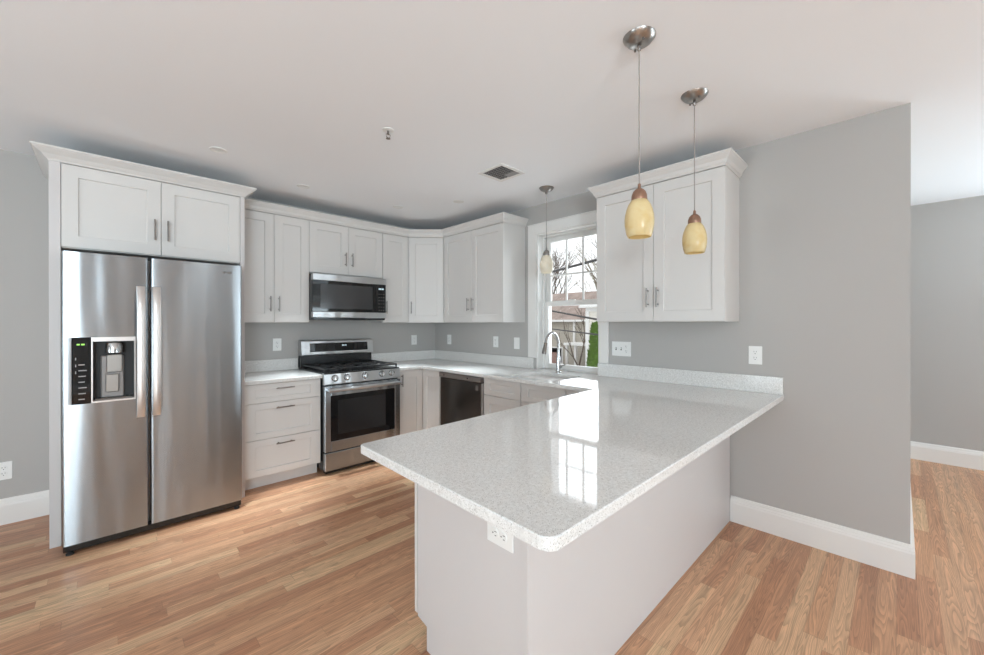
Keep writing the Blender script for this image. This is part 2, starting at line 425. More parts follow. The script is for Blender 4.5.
def thing(name, label, cat, loc=(0, 0, 0), rz=0.0, group=None):
    o = bpy.data.objects.new(name, None); C.objects.link(o); o.empty_display_size = 0.05
    o.location = loc; o.rotation_euler = (0, 0, rz)
    o['label'] = label; o['category'] = cat
    if group: o['group'] = group
    return o
def tag(o, label, cat, group=None, kind=None):
    o['label'] = label; o['category'] = cat
    if group: o['group'] = group
    if kind: o['kind'] = kind
    return o
def struct(name, mb, m, label, cat, parent=None, smooth=False):
    o = mb.build(name, m, parent, smooth); o['kind'] = 'structure'
    if not parent: o['label'] = label; o['category'] = cat
    return o
def copy_tree(o, parent=None):
    c = o.copy(); C.objects.link(c)
    if parent: c.parent = parent
    for ch in list(o.children): copy_tree(ch, c)
    return c

RX90 = Matrix.Rotation(PI / 2, 4, 'X')     # z axis -> -y
def T(x, y, z): return Matrix.Translation((x, y, z))

# ------------------------------------------------------------------ dimensions
CH = 2.532
WE = -4.268
CT = 0.901
WT = 0.20
WY0, WY1, WZ0, WZ1 = -1.70, -2.41, CT, 2.245       # sink window opening

# ------------------------------------------------------------------ room shell
def wall_with_holes(axis, a0, a1, t0, t1, z0, z1, holes):
    """axis 'x': runs along x, thickness y t0..t1 ; holes (c0,c1,h0,h1)"""
    mb = MB()
    def bx(p0, p1, q0, q1):
        if p1 - p0 < 1e-4 or q1 - q0 < 1e-4: return
        if axis == 'x': mb.box(p0, t0, q0, p1, t1, q1)
        else: mb.box(t0, p0, q0, t1, p1, q1)
    cur = a0
    for (c0, c1, h0, h1) in sorted(holes):
        bx(cur, c0, z0, z1); bx(c0, c1, z0, h0); bx(c0, c1, h1, z1); cur = c1
    bx(cur, a1, z0, z1)
    return mb

fl = MB(); fl.box(LEFT_X - .2, REAR_Y - .2, -0.12, RX + .2, WE, 0); fl.box(LEFT_X - .2, WE, -0.12, WT, 0.2, 0)
struct('floor', fl, M_oak, 'natural red oak strip flooring with long narrow boards', 'floor')
ce = MB(); ce.box(LEFT_X - .2, REAR_Y - .2, CH, RX + .2, WE + .2, CH + .15); ce.box(LEFT_X - .2, WE + .2, CH, WT, 0.2, CH + .15)
struct('ceiling', ce, M_ceil, 'flat white painted ceiling over the kitchen', 'ceiling')
struct('wall_back', wall_with_holes('x', LEFT_X - .2, WT, 0, .2, 0, CH, []), M_wall, 'grey wall behind the refrigerator and gas range', 'wall')
struct('wall_right', wall_with_holes('y', WE, 0, 0, WT, 0, CH, [(WY1, WY0, WZ0 - .035, WZ1)]), M_wall, 'grey wall holding the sink window', 'wall')
struct('wall_return', wall_with_holes('x', WT, RX, WE, WE + .2, 0, CH, []), M_wall, 'grey return wall around the corner from the peninsula', 'wall')
struct('wall_far_right', wall_with_holes('y', REAR_Y, WE, RX, RX + .2, 0, CH, [(y - w / 2, y + w / 2, z0, z1) for y, w, z0, z1, p in FAR_WIN]), M_wall, 'light grey wall of the adjoining room beyond the corner', 'wall')
struct('wall_front', wall_with_holes('x', LEFT_X - .2, RX + .2, REAR_Y - .2, REAR_Y, 0, CH, [(x - w / 2, x + w / 2, z0, z1) for x, w, z0, z1, p in REAR_WIN]), M_wall, 'grey wall opposite the refrigerator', 'wall')
struct('wall_left', wall_with_holes('y', REAR_Y, 0, LEFT_X - .2, LEFT_X, 0, CH, [(y - w / 2, y + w / 2, z0, z1) for y, w, z0, z1, p in LEFT_WIN + [LEFT_DOOR]]), M_wall, 'grey wall opposite the sink window', 'wall')

# baseboards
BBP = [(0, 0), (.018, 0), (.018, .128), (.0155, .136), (.0155, .142), (.011, .152), (.011, .158), (.006, .170), (0, .172)]
def base(name, path, side, label):
    struct(name, MB().sweep(path, BBP, side), M_trim, label, 'baseboard')
base('baseboard_right', [(0, -3.418), (0, WE), (RX, WE)], 1, 'tall white moulded baseboard beside the peninsula and around the corner')
base('baseboard_far_right', [(RX, WE - .018), (RX, REAR_Y)], 1, 'white baseboard on the adjoining room wall')
base('baseboard_back', [(LEFT_X, 0), (-3.328, 0)], 1, 'white baseboard beside the refrigerator surround')
base('baseboard_front', [(RX - .018, REAR_Y), (LEFT_X + .018, REAR_Y)], 1, 'white baseboard on the wall opposite the refrigerator')
base('baseboard_left', [(LEFT_X, REAR_Y), (LEFT_X, LEFT_DOOR[0] - .53)], 1, 'white baseboard on the wall opposite the sink window')
base('baseboard_left_end', [(LEFT_X, LEFT_DOOR[0] + .53), (LEFT_X, -.018)], 1, 'short white baseboard between the glass door and the back wall')

# sink window (window_1)
win = bpy.data.objects.new('window_1', None); C.objects.link(win); win.location = (0, (WY0 + WY1) / 2, CT)
win['kind'] = 'structure'; win['label'] = 'white double hung window over the sink with six pane upper sash'; win['category'] = 'window'
def wpart(name, mb, m):
    o = mb.build(name, m, win); 
    for v in o.data.vertices: v.co -= Vector(win.location)
    return o
cs = MB()
CW = 0.087
def frame_boxes(mb, x0, x1, ya, yb, za, zb, w, bottom=None, bev=.002):
    """ring in the yz plane; ya<yb"""
    b = w if bottom is None else bottom
    mb.box(x0, ya, za, x1, ya + w, zb, bev); mb.box(x0, yb - w, za, x1, yb, zb, bev)
    mb.box(x0, ya + w, zb - w, x1, yb - w, zb, bev)
    if b > 0: mb.box(x0, ya + w, za, x1, yb - w, za + b, bev)
# casing: two legs stand on the backsplash, a head across the top
cs.box(-.019, WY1 - CW, 1.013, -.0005, WY1 + .005, WZ1 + CW, .003); cs.box(-.019, WY0 - .005, 1.013, -.0005, WY0 + CW + .012, WZ1 + CW, .003)
cs.box(-.019, WY1 + .005, WZ1 - .005, -.0005, WY0 - .005, WZ1 + CW, .003)
cs.box(-.024, WY1 - CW, WZ1 + CW, -.0005, WY0 + CW + .012, WZ1 + CW + .012, .003)
wpart('casing', cs, M_trim)
jb = MB()
jb.box(-.002, WY1 + .0005, WZ0 + .002, WT, WY1 + .016, WZ1 - .0005); jb.box(-.002, WY0 - .016, WZ0 + .002, WT, WY0 - .0005, WZ1 - .0005)
jb.box(-.002, WY1 + .016, WZ1 - .016, WT, WY0 - .016, WZ1 - .0005)
jb.box(.097, WY1 + .0005, WZ0 - .028, WT + .04, WY0 - .0005, WZ0 + .006)
wpart('jamb', jb, M_trim)
st = MB(); frame_boxes(st, .078, .092, WY1 + .016, WY0 - .016, WZ0 + .006, WZ1 - .016, .018, 0)
frame_boxes(st, .160, .195, WY1 + .016, WY0 - .016, WZ0 + .006, WZ1 - .016, .022, 0)
wpart('stop', st, M_trim)
YA, YB = WY1 + .020, WY0 - .020
MR = 1.563
us = MB(); frame_boxes(us, .128, .158, YA, YB, MR - .02, WZ1 - .02, .055, .034)
gy0, gy1, gz0, gz1 = YA + .055, YB - .055, MR + .014, WZ1 - .075
for k in (1, 2): us.box(.134, gy0 + (gy1 - gy0) * k / 3 - .008, gz0, .152, gy0 + (gy1 - gy0) * k / 3 + .008, gz1, .002)
us.box(.1345, gy0, (gz0 + gz1) / 2 - .046, .1515, gy1, (gz0 + gz1) / 2 - .030, .002)
o_us = wpart('upper_sash', us, M_trim)
ug = MB(); ug.box(.1425, gy0 - .004, gz0 - .004, .1445, gy1 + .004, gz1 + .004); wpart('upper_glass', ug, M_glass)
ls = MB(); frame_boxes(ls, .094, .126, YA, YB, WZ0 + .008, MR + .014, .05, .046)
ls.box(.088, -2.09, MR + .008, .112, -2.02, MR + .022, .003)
wpart('lower_sash', ls, M_trim)
lg = MB(); lg.box(.109, YA + .046, WZ0 + .05, .111, YB - .046, MR - .016 - .016); wpart('lower_glass', lg, M_glass)

# windows of the room behind the camera, and the glazed door
def sash_window(name, label, along, c, w, z0, z1):
    o = bpy.data.objects.new(name, None); C.objects.link(o); o['kind'] = 'structure'; o['label'] = label; o['category'] = 'window'
    a0, a1 = c - w / 2, c + w / 2
    # build facing +x at x=0 (local y along wall), rotate for the rear wall
    cs = MB(); cw = .09
    cs.box(0.0005, -w / 2 - cw, -cw, .02, -w / 2, (z1 - z0) + cw, .003); cs.box(.0005, w / 2, -cw, .02, w / 2 + cw, (z1 - z0) + cw, .003)
    cs.box(.0005, -w / 2, z1 - z0, .02, w / 2, z1 - z0 + cw, .003); cs.box(.0005, -w / 2, -cw, .02, w / 2, 0, .003)
    cs.build('casing', M_trim, o)
    h = z1 - z0; sh = MB(); frame_boxes(sh, -.12, -.08, -w / 2, w / 2, 0, h, .06)
    sh.box(-.12, -w / 2 + .06, h / 2 - .025, -.08, w / 2 - .06, h / 2 + .025, .002)
    for k in (1, 2): sh.box(-.11, -w / 2 + w * k / 3 - .01, h / 2, -.09, -w / 2 + w * k / 3 + .01, h - .06)
    sh.box(-.109, -w / 2 + .06, h * .74 - .01, -.091, w / 2 - .06, h * .74 + .01)
    sh.build('sash', M_trim, o)
    g = MB(); g.box(-.101, -w / 2 + .05, .05, -.099, w / 2 - .05, h - .05); g.build('glass', M_glass, o)
    if along == 'y': o.location = (LEFT_X, c, z0)
    else: o.location = (c, REAR_Y, z0); o.rotation_euler = (0, 0, PI / 2)
    return o
sash_window('window_2', 'sash window on the wall opposite the refrigerator, beside the glass door side', 'x', *REAR_WIN[0][:4])
sash_window('window_3', 'sash window at the middle of the wall opposite the refrigerator', 'x', *REAR_WIN[1][:4])
w4 = sash_window('window_4', 'sash window in the adjoining room side wall', 'y', *FAR_WIN[0][:4]); w4.location.x = RX; w4.rotation_euler = (0, 0, PI)
sash_window('window_5', 'sash window on the wall with the glazed door', 'y', *LEFT_WIN[0][:4])
d1 = bpy.data.objects.new('door_1', None); C.objects.link(d1); d1['kind'] = 'structure'; d1['label'] = 'white glazed door with a grid of panes'; d1['category'] = 'door'
d1.location = (LEFT_X, LEFT_DOOR[0], 0)
dw, dh = LEFT_DOOR[1], LEFT_DOOR[3]
mb = MB(); mb.box(.0005, -dw / 2 - .09, 0.001, .02, -dw / 2, dh + .09, .003); mb.box(.0005, dw / 2, 0.001, .02, dw / 2 + .09, dh + .09, .003); mb.box(.0005, -dw / 2, dh, .02, dw / 2, dh + .09, .003); mb.build('casing', M_trim, d1)
mb = MB(); frame_boxes(mb, -.09, -.05, -dw / 2 + .003, dw / 2 - .003, .025, dh - .003, .11, .2)
for k in (1, 2): mb.box(-.08, -dw / 2 + .11 + (dw - .22) * k / 3 - .01, .2, -.06, -dw / 2 + .11 + (dw - .22) * k / 3 + .01, dh - .11)
for k in range(1, 5): mb.box(-.079, -dw / 2 + .11, .22 + (dh - .33) * k / 5 - .01, -.061, dw / 2 - .11, .22 + (dh - .33) * k / 5 + .01)
mb.build('door_leaf', M_trim, d1)
mb = MB(); mb.box(-.071, -dw / 2 + .1, .2, -.069, dw / 2 - .1, dh - .1); mb.build('glass', M_glass, d1)
mb = MB(); mb.tube([(-.05, dw / 2 - .06, 1.0), (.0, dw / 2 - .06, 1.0), (.0, dw / 2 - .16, 1.0)], .009); mb.build('handle', M_nickel, d1, True)

# ------------------------------------------------------------------ cabinets
def door_mesh(w, h, fw_=.070, t=.02, rec=.010, fz=None):
    fz = fz or fw_
    """shaker front; local x 0..w, z 0..h, front at y=0, back at y=t"""
    c = .0015
    def rect(m, y, inner=0):
        a, b = (m, m) if not inner else (fw_ + (0, 0, .003, .004)[inner], fz + (0, 0, .003, .004)[inner])
        return [(a, y, b), (w - a, y, b), (w - a, y, h - b), (a, y, h - b)]
    rings = [rect(0, t), rect(0, c), rect(c, 0), rect(0, 0, 1), rect(0, .002, 2), rect(0, rec, 3)]
    vs = [p for r in rings for p in r]; fs = [(3, 2, 1, 0)]
    for i in range(len(rings) - 1):
        for k in range(4): fs.append((i * 4 + k, i * 4 + (k + 1) % 4, (i + 1) * 4 + (k + 1) % 4, (i + 1) * 4 + k))
    b = (len(rings) - 1) * 4; fs.append((b, b + 1, b + 2, b + 3))
    return MB().add(vs, fs)
def pull(length, vertical, r=.0055):
    mb = MB(); a = length / 2; p = a - .02
    ax = (lambda t, y: (0, y, t)) if vertical else (lambda t, y: (t, y, 0))
    mb.tube([ax(-a, -.032), ax(a, -.032)], r, 12)
    for s in (-1, 1): mb.tube([ax(s * p, 0), ax(s * p, -.032)], r * .85, 10)
    return mb
def front(parent, kind, x, z, w, h, yf, handle=None, hl=.136, fwid=.070, fz=None):
    o = door_mesh(w, h, fwid, fz=fz).build(kind, M_cab, parent, loc=(x, yf, z))
    if handle:
        hx, hz, vert = handle
        pull(hl, vert).build('handle', M_handle, o, True, loc=(hx - x, 0, hz - z))
    return o
G = .0015   # half gap
def cabinet(name, label, group, loc, rz, w, depth, z0, z1, toe=False, body_mat=None):
    """local: x 0..w, back at y=0, carcass front at y=-depth, doors in front"""
    t = thing(name, label, 'cabinet', loc, rz, group)
    mb = MB(); mb.box(0.0005, -depth, z0, w - .0005, -.001, z1, .001)
    mb.build('body', body_mat or M_cab, t)
    if toe:
        k = MB(); k.box(.0005, -depth + .075, .001, w - .0005, -.03, z0, 0); k.build('toe_kick', M_cab, t)
    return t
UB, UT = 1.366, 2.338
GU = 'white shaker wall cabinets'
GB = 'white shaker base cabinets'
YF = -.3245
def two_doors(t, w, z0, z1, yf, hz, x0=0.0, hl=.136):
    h = z1 - z0 - 2 * G
    m = x0 + w / 2
    front(t, 'door', x0 + G, z0 + G, w / 2 - 2 * G, h, yf, (m - .035, hz, True), hl)
    front(t, 'door', m + G, z0 + G, w / 2 - 2 * G, h, yf, (m + .035, hz, True), hl)

# refrigerator surround
FX0, FX1 = -3.327, -2.306
p = MB(); p.box(FX0, -.667, 0.001, -3.278, -.001, UT, .0015); tag(p.build('end_panel', M_panel, None), 'tall white end panel on the far side of the refrigerator from the range', 'panel', 'tall end panels of the refrigerator surround')
p = MB(); p.box(-2.335, -.667, 0.001, FX1, -.001, UT, .0015); tag(p.build('end_panel', M_panel, None), 'tall white end panel between the refrigerator and the drawer cabinet', 'panel', 'tall end panels of the refrigerator surround')
t = cabinet('wall_cabinet', 'wide two-door white cabinet above the refrigerator', GU, (-3.277, 0, 0), 0, .941, .647, 1.822, UT)
two_doors(t, .941, 1.826, UT - .003, -.667, 1.995, hl=.14)

# uppers on the back wall
t = cabinet('wall_cabinet', 'tall two-door white wall cabinet between refrigerator and microwave', GU, (-2.305, 0, 0), 0, .605, .3045, UB, UT)
two_doors(t, .605, UB + .003, UT - .003, YF, 1.532)
t = cabinet('wall_cabinet', 'short two-door white wall cabinet above the microwave', GU, (-1.70, 0, 0), 0, .765, .3045, 1.842, UT)
two_doors(t, .765, 1.846, UT - .003, YF, 1.998)
t = cabinet('wall_cabinet', 'narrow single-door white wall cabinet between microwave and diagonal corner cabinet', GU, (-.935, 0, 0), 0, .322, .3045, UB, UT)
front(t, 'door', .006, UB + .004, .311, UT - UB - .008, YF, (.035, 1.532, True))
# diagonal corner cabinet
t = thing('corner_wall_cabinet', 'diagonal single-door white wall cabinet across the room corner', 'cabinet', (0, 0, 0), 0, GU)
A_, B_ = Vector((-.6118, YF)), Vector((YF, -.609))
dd = (B_ - A_).normalized(); nn = Vector((dd.y, -dd.x))    # outward (-,-)
if nn.x > 0: nn = -nn
ia, ib = A_ - nn * .02, B_ - nn * .02
MB().prism([(-.001, -.001), (-.612, -.001), (-.612, -.3045), (ia.x, ia.y), (ib.x, ib.y), (-.3045, -.6085), (-.001, -.6085)], UB, UT).build('body', M_cab, t)
wd = (B_ - A_).length
dr = door_mesh(wd - .016, UT - UB - .008).build('door', M_cab, t)
q = A_ + dd * .008
dr.location = (q.x, q.y, UB + .004); dr.rotation_euler = (0, 0, math.atan2(dd.y, dd.x))
pull(.136, True).build('handle', M_handle, dr, True, loc=(.03, 0, 1.532 - UB))
# right-wall uppers (local x runs toward the camera)
R90 = -PI / 2
t = cabinet('wall_cabinet', 'two-door white wall cabinet between the corner cabinet and the sink window', GU, (0, -.610, 0), R90, .942, .3045, UB, UT)
two_doors(t, .942, UB + .003, UT - .003, YF, 1.555)
t = cabinet('wall_cabinet', 'two-door white wall cabinet above the peninsula with crown and exposed side', GU, (0, -2.57, 0), R90, .90, .3045, UB, UT)
two_doors(t, .90, UB + .003, UT - .003, YF, 1.536)

# crown mouldings
def crown_prof(zb, zt, o):
    h = zt - zb
    return [(-.012, zb), (.004, zb), (.006, zb + .006), (.010, zb + .012), (.014, zb + .2 * h), (o * .42, zb + .45 * h), (o * .8, zb + .72 * h), (o * .86, zb + .76 * h), (o * .92, zb + .84 * h), (o, zb + .86 * h), (o, zt), (-.012, zt)]
GC = 'crown mouldings on the wall cabinets'
tag(MB().sweep([(FX0, -.002), (FX0, -.667), (FX1, -.667), (FX1, -.385)], crown_prof(UT, 2.410, .068), 1).build('crown_moulding', M_cab, None), 'white crown moulding on top of the refrigerator surround', 'moulding', GC)
tag(MB().sweep([(FX1 + .001, YF), (-.6118, YF), (YF, -.609), (YF, -1.5525), (-.002, -1.5525)], crown_prof(UT, 2.416, .048), 1).build('crown_moulding', M_cab, None), 'white crown moulding running over the range cabinets and into the corner', 'moulding', GC)
tag(MB().sweep([(-.002, -2.569), (YF, -2.569), (YF, -3.4705), (-.002, -3.4705)], crown_prof(UT, 2.416, .048), 1).build('crown_moulding', M_cab, None), 'white crown moulding topping the cabinet above the peninsula', 'moulding', GC)

# base cabinets
BT = .870
t = cabinet('base_cabinet', 'white three-drawer base cabinet between refrigerator and range', GB, (-2.305, 0, 0), 0, .600, .600, .112, BT, True)
for (z0, z1) in ((.114, .410), (.413, .707), (.710, .862)):
    front(t, 'drawer', .004, z0, .592, z1 - z0, -.62, (.30, z1 - (.045 if z1 < .8 else .040), False), .140, .080, .052 if z1 < .8 else .040)
# L-shaped corner base
t = thing('corner_base_cabinet', 'white corner base cabinet with two angled doors beside the range', 'cabinet', (0, 0, 0), 0, GB)
MB().prism([(-.001, -.001), (-.930, -.001), (-.930, -.60), (-.60, -.60), (-.60, -.926), (-.001, -.926)], .112, BT).build('body', M_cab, t)
MB().prism([(-.03, -.03), (-.930, -.03), (-.930, -.525), (-.525, -.525), (-.525, -.926), (-.03, -.926)], .001, .112).build('toe_kick', M_panel, t)
front(t, 'door', -.926, .118, .303, .742, -.62, (-.885, .765, True), .125)
d = door_mesh(.300, .742).build('door', M_cab, t, loc=(-.62, -.622, .118)); d.rotation_euler = (0, 0, R90)
# sink base
t = cabinet('base_cabinet', 'white sink base cabinet beside the dishwasher', GB, (0, -1.588, 0), R90, .902, .600, .112, BT, True)
for x in (0, .451):
    front(t, 'false_drawer', x + .003, .712, .445, .150, -.62, None, fwid=.070, fz=.042)
    front(t, 'door', x + .003, .118, .445, .590, -.62, (.451 + (-.04 if x == 0 else .04), .56, True), .125)
t = cabinet('base_cabinet', 'white blind base cabinet between the sink cabinet and the peninsula', GB, (0, -2.491, 0), R90, .280, .600, .112, BT, True)
front(t, 'door', .003, .118, .274, .742, -.62, None)
# peninsula bases, fronts face the range
PXE, PYF, PYB = -2.131, -2.773, -3.417
t = cabinet('peninsula_base_cabinet', 'white peninsula base cabinet next to the wall', GB, (-.601, -3.396, 0), PI, .764, .604, .112, BT, True)
two_doors(t, .764, .118, .862, -.624, .78)
t = cabinet('peninsula_base_cabinet', 'white peninsula base cabinet at the open end', GB, (-1.366, -3.396, 0), PI, .748, .597, .112, BT, True)
two_doors(t, .765, .118, .862, -.624, .78)
# end panel with toe notch, and the long back panel
def xz_panel(pts, x0, x1):     # pts in (y,z)
    n = len(pts); vs = [(x0, y, z) for y, z in pts] + [(x1, y, z) for y, z in pts]
    fs = [tuple(range(n)), tuple(reversed(range(n, 2 * n)))] + [(i, n + i, n + (i + 1) % n, (i + 1) % n) for i in range(n)]
    return MB().add(vs, fs)
o = xz_panel([(PYF - .026, .112), (PYF - .026, BT), (PYB + .022, BT), (PYB + .022, .001), (PYF - .092, .001), (PYF - .092, .100)], PXE, PXE + .016).build('end_panel', M_panel, None)
tag(o, 'plain white end panel of the peninsula carrying an outlet', 'panel')
mb = MB(); mb.box(PXE - .002, PYB, .001, -.0195, PYB + .0205, BT, .0015)
o = mb.build('back_panel', M_panel, None); tag(o, 'long plain white back panel under the peninsula overhang', 'panel')
c = MB(); c.box(PXE - .004, PYB + .001, .001, PXE - .0022, PYB + .024, BT - .001); c.build('corner_strip', M_panel, o)

# ------------------------------------------------------------------ worktops
def worktop(name, outer, radii, hole, z0, z1, label, ch=.003):
    poly = rounded(outer, radii)
    ins = inset(poly, ch)
    bm = bmesh.new()
    def loop(pts, z): return [bm.verts.new((x, y, z)) for x, y in pts]
    lb, lm, lt = loop(poly, z0), loop(poly, z1 - ch), loop(ins, z1)
    def side(a, b):
        for i in range(len(a)): bm.faces.new((a[i], a[(i + 1) % len(a)], b[(i + 1) % len(a)], b[i]))
    side(lb, lm); side(lm, lt)
    def es(l): return [bm.edges.get((l[i], l[(i + 1) % len(l)])) or bm.edges.new((l[i], l[(i + 1) % len(l)])) for i in range(len(l))]
    te, be = es(lt), es(lb)
    if hole:
        ht, hb = loop(hole, z1), loop(hole, z0); side(ht, hb); te += es(ht); be += es(hb)
    bmesh.ops.triangle_fill(bm, use_beauty=True, use_dissolve=False, edges=te)
    bmesh.ops.triangle_fill(bm, use_beauty=True, use_dissolve=False, edges=be)
    bmesh.ops.recalc_face_normals(bm, faces=bm.faces)
    me = bpy.data.meshes.new(name); bm.to_mesh(me); bm.free(); me.materials.append(M_quartz)
    o = bpy.data.objects.new(name, me); C.objects.link(o)
    return tag(o, label, 'countertop')
SX0, SX1, SY0, SY1 = -.540, -.165, -1.835, -2.345
hole = rounded([(SX0, SY1), (SX1, SY1), (SX1, SY0), (SX0, SY0)], [.05] * 4, 6)
# counter-clockwise outline
outer = [(-.002, -.002), (-.931, -.002), (-.931, -.655), (-.655, -.655), (-.663, -2.756), (-2.400, -2.811), (-2.418, -3.722), (-.002, -3.717), (-.002, -2.408), (.093, -2.408), (.093, -1.702), (-.002, -1.702)]
worktop('countertop', outer, [0, 0, .003, .012, .008, .022, .035, 0, 0, 0, 0, 0], hole, .871, CT, 'white speckled quartz worktop running from the range round the sink and out over the peninsula')
worktop('countertop', [(-2.3045, -.002), (-2.3045, -.655), (-1.702, -.655), (-1.702, -.002)], [0, 0, .004, 0], None, .871, CT, 'short white quartz worktop on the drawer cabinet')
GS = 'white quartz backsplash upstands'
def bsplash(x0, y0, x1, y1, label):
    m = MB(); m.box(x0, y0, CT + .0005, x1, y1, 1.011, .002); tag(m.build('backsplash', M_quartz, None), label, 'backsplash', GS)
bsplash(-2.3045, -.021, -1.702, -.001, 'quartz upstand on the short worktop beside the refrigerator')
bsplash(-.931, -.021, -.001, -.001, 'quartz upstand on the back wall between range and corner')
bsplash(-.021, -1.668, -.001, -.0215, 'quartz upstand between the room corner and the sink window')
bsplash(-.021, -3.715, -.0195, -2.398, 'quartz upstand from the sink window to the open end of the peninsula wall') if False else bsplash(-.021, -3.715, -.001, -2.398, 'long quartz upstand between the sink window and the peninsula edge')

# ------------------------------------------------------------------ sink and faucet
t = thing('kitchen_sink', 'stainless steel undermount sink set below the window', 'sink', ((SX0 + SX1) / 2, (SY0 + SY1) / 2, .68))
def rr(e, r): 
    cx, cy = 0, 0; hx, hy = (SX1 - SX0) / 2 + e, (SY0 - SY1) / 2 + e
    return rounded([(-hx, -hy), (hx, -hy), (hx, hy), (-hx, hy)], [r] * 4, 6)
rings = [(rr(.015, .06), .1895), (rr(.003, .05), .1895), (rr(.001, .05), .185), (rr(-.008, .05), .03), (rr(-.03, .04), .006), (rr(-.12, .03), .001), (rr(-.12, .03), -.006), (rr(-.028, .04), -.002), (rr(-.002, .05), .026), (rr(.006, .05), .180), (rr(.015, .06), .184)]
vs = []; fs = []; n = len(rings[0][0])
for i, (r_, z) in enumerate(rings): vs += [(x, y, z) for x, y in r_]
for i in range(len(rings)):
    j = (i + 1) % len(rings)
    if i == 5: continue
    for k in range(n): fs.append((i * n + k, i * n + (k + 1) % n, j * n + (k + 1) % n, j * n + k))
fs.append(tuple(5 * n + k for k in range(n))); fs.append(tuple(6 * n + k for k in range(n)))
MB().add(vs, fs).build('basin', M_sink, t, True)
MB().lathe([(.0005, .004), (.03, .004), (.04, .007), (.045, .0045), (.045, .002)], 24).build('drain', M_chrome, t, True)
FX, FY = -.088, -2.03
t = thing('faucet', 'tall chrome gooseneck faucet with pull-down spray head', 'faucet', (FX, FY, CT))
MB().lathe([(.028, .0005), (.028, .008), (.022, .014), (.020, .10), (.0175, .14), (.0165, .15)], 24).build('base', M_chrome, t, True)
pts = [(0, 0, .14), (0, 0, .26)]
R = .098; dirx, diry = -0.999, -.04
for k in range(1, 13):
    a = PI * k / 12 * .94
    d_ = R - R * math.cos(a); pts.append((dirx * d_, diry * d_, .26 + R * math.sin(a) * 1.12))
MB().tube(pts, .0125, 16).build('spout', M_chrome, t, True)
e = Vector(pts[-1]); dv = (Vector(pts[-1]) - Vector(pts[-2])).normalized()
mb = MB(); mb.tube([e, e + dv * .035, e + dv * .04, e + dv * .085, e + dv * .10], [.0155, .017, .019, .021, .019], 16); mb.build('spray_head', M_handle, t, True)
mb = MB(); mb.tube([(0, -.015, .06), (0, -.035, .06)], .014, 16); mb.tube([(0, -.03, .06), (-.02, -.075, .075), (-.03, -.10, .082)], [.007, .006, .005], 10); mb.build('handle', M_chrome, t, True)

# ------------------------------------------------------------------ refrigerator
t = thing('refrigerator', 'stainless steel side-by-side refrigerator with ice and water dispenser', 'refrigerator', (-2.815, -.40, 0))
bx = -2.815; by = -.40
def F(mb, name, m, par=None, smooth=False):
    """mesh given in world coords, parented under t (translation only)"""
    o = mb.build(name, m, par or t, smooth)
    off = Vector(t.location)
    if par is not None and par is not t: off = off + Vector(par.location)
    for v in o.data.vertices: v.co -= off
    return o
mb = MB(); mb.box(-3.258, -.79, .05, -2.372, -.035, 1.765, .006); F(mb, 'body', M_greyplastic)
# freezer door with an opening for the dispenser
def rbox_front(mb, x0, x1, z0, z1, yb, yf, r=.012):
    poly = rounded([(x0, yb), (x0, yf), (x1, yf), (x1, yb)][::1], [0, r, r, 0], 5)
    mb.prism(poly if True else poly, z0, z1)
dx0, dx1, dz0, dz1 = -3.137, -2.951, .886, 1.270
FZ0, FZ1 = .062, 1.777
mb = MB()
FL0, FL1 = -3.266, -2.8875
rbox_front(mb, FL0, FL1, FZ0, .880, -.795, -.862); rbox_front(mb, FL0, FL1, 1.274, FZ1, -.795, -.862)
poly = rounded([(FL0, -.795), (FL0, -.862), (-3.226, -.862), (-3.226, -.795)], [0, .012, 0, 0], 5); mb.prism(poly, .880, 1.274)
poly = rounded([(-2.948, -.795), (-2.948, -.862), (FL1, -.862), (FL1, -.795)], [0, 0, .012, 0], 5); mb.prism(poly, .880, 1.274)
mb.box(-3.226, -.800, .880, -2.948, -.795, 1.274)
fz = F(mb, 'freezer_door', M_steel, None, True)
mb = MB(); mb.box(-3.2255, -.859, .8805, -3.145, -.802, 1.2735, .003); dp = F(mb, 'dispenser_panel', M_glassblk, fz)
for k in range(7): mb = MB(); mb.box(-3.198, -.8597, .905 + .034 * k, -3.172 + (k % 3) * .004, -.859, .911 + .034 * k); F(mb, 'control_mark', M_greyplastic, fz)
for k in range(3): mb = MB(); mb.box(-3.211, -.8597, 1.06 + .04 * k, -3.207, -.859, 1.075 + .04 * k); F(mb, 'control_mark', M_greyplastic, fz)
mb = MB(); mb.box(-3.205, -.8597, 1.228, -3.192, -.859, 1.236); mb.box(-3.186, -.8597, 1.228, -3.172, -.859, 1.236)
F(mb, 'indicator_light', M_glow_green, fz)
mb = MB()   # recess liner
mb.box(-3.145, -.864, .8805, -3.138, -.800, 1.2735); mb.box(-3.138, -.862, 1.248, -2.948, -.800, 1.2735)
mb.box(-3.138, -.866, .8805, -2.948, -.800, .890); mb.box(-2.953, -.862, .890, -2.948, -.800, 1.248)
F(mb, 'recess_frame', M_satin, fz)
mb = MB(); mb.box(-3.138, -.803, .89, -2.953, -.800, 1.248); F(mb, 'recess_back', M_iron, fz)
mb = MB(); mb.box(-3.105, -.822, .90, -3.0, -.803, 1.16, .006); F(mb, 'splash_plate', M_greyplastic, fz)
mb = MB(); mb.lathe([(.0, 0), (.036, 0), (.040, .004), (.040, .050), (.034, .062), (.018, .070), (0, .071)], 28, T(-3.045, -.842, 1.175)); F(mb, 'nozzle', M_chrome, fz, True)
mb = MB(); mb.box(-3.080, -.836, 1.055, -3.008, -.824, 1.165, .004); F(mb, 'paddle', M_nickel, fz)
mb = MB(); mb.box(-3.084, -.842, .935, -3.024, -.828, 1.045, .004)
F(mb, 'ice_chute', M_nickel, fz)
mb = MB(); mb.box(-3.13, -.858, .890, -2.955, -.805, .899, .003)
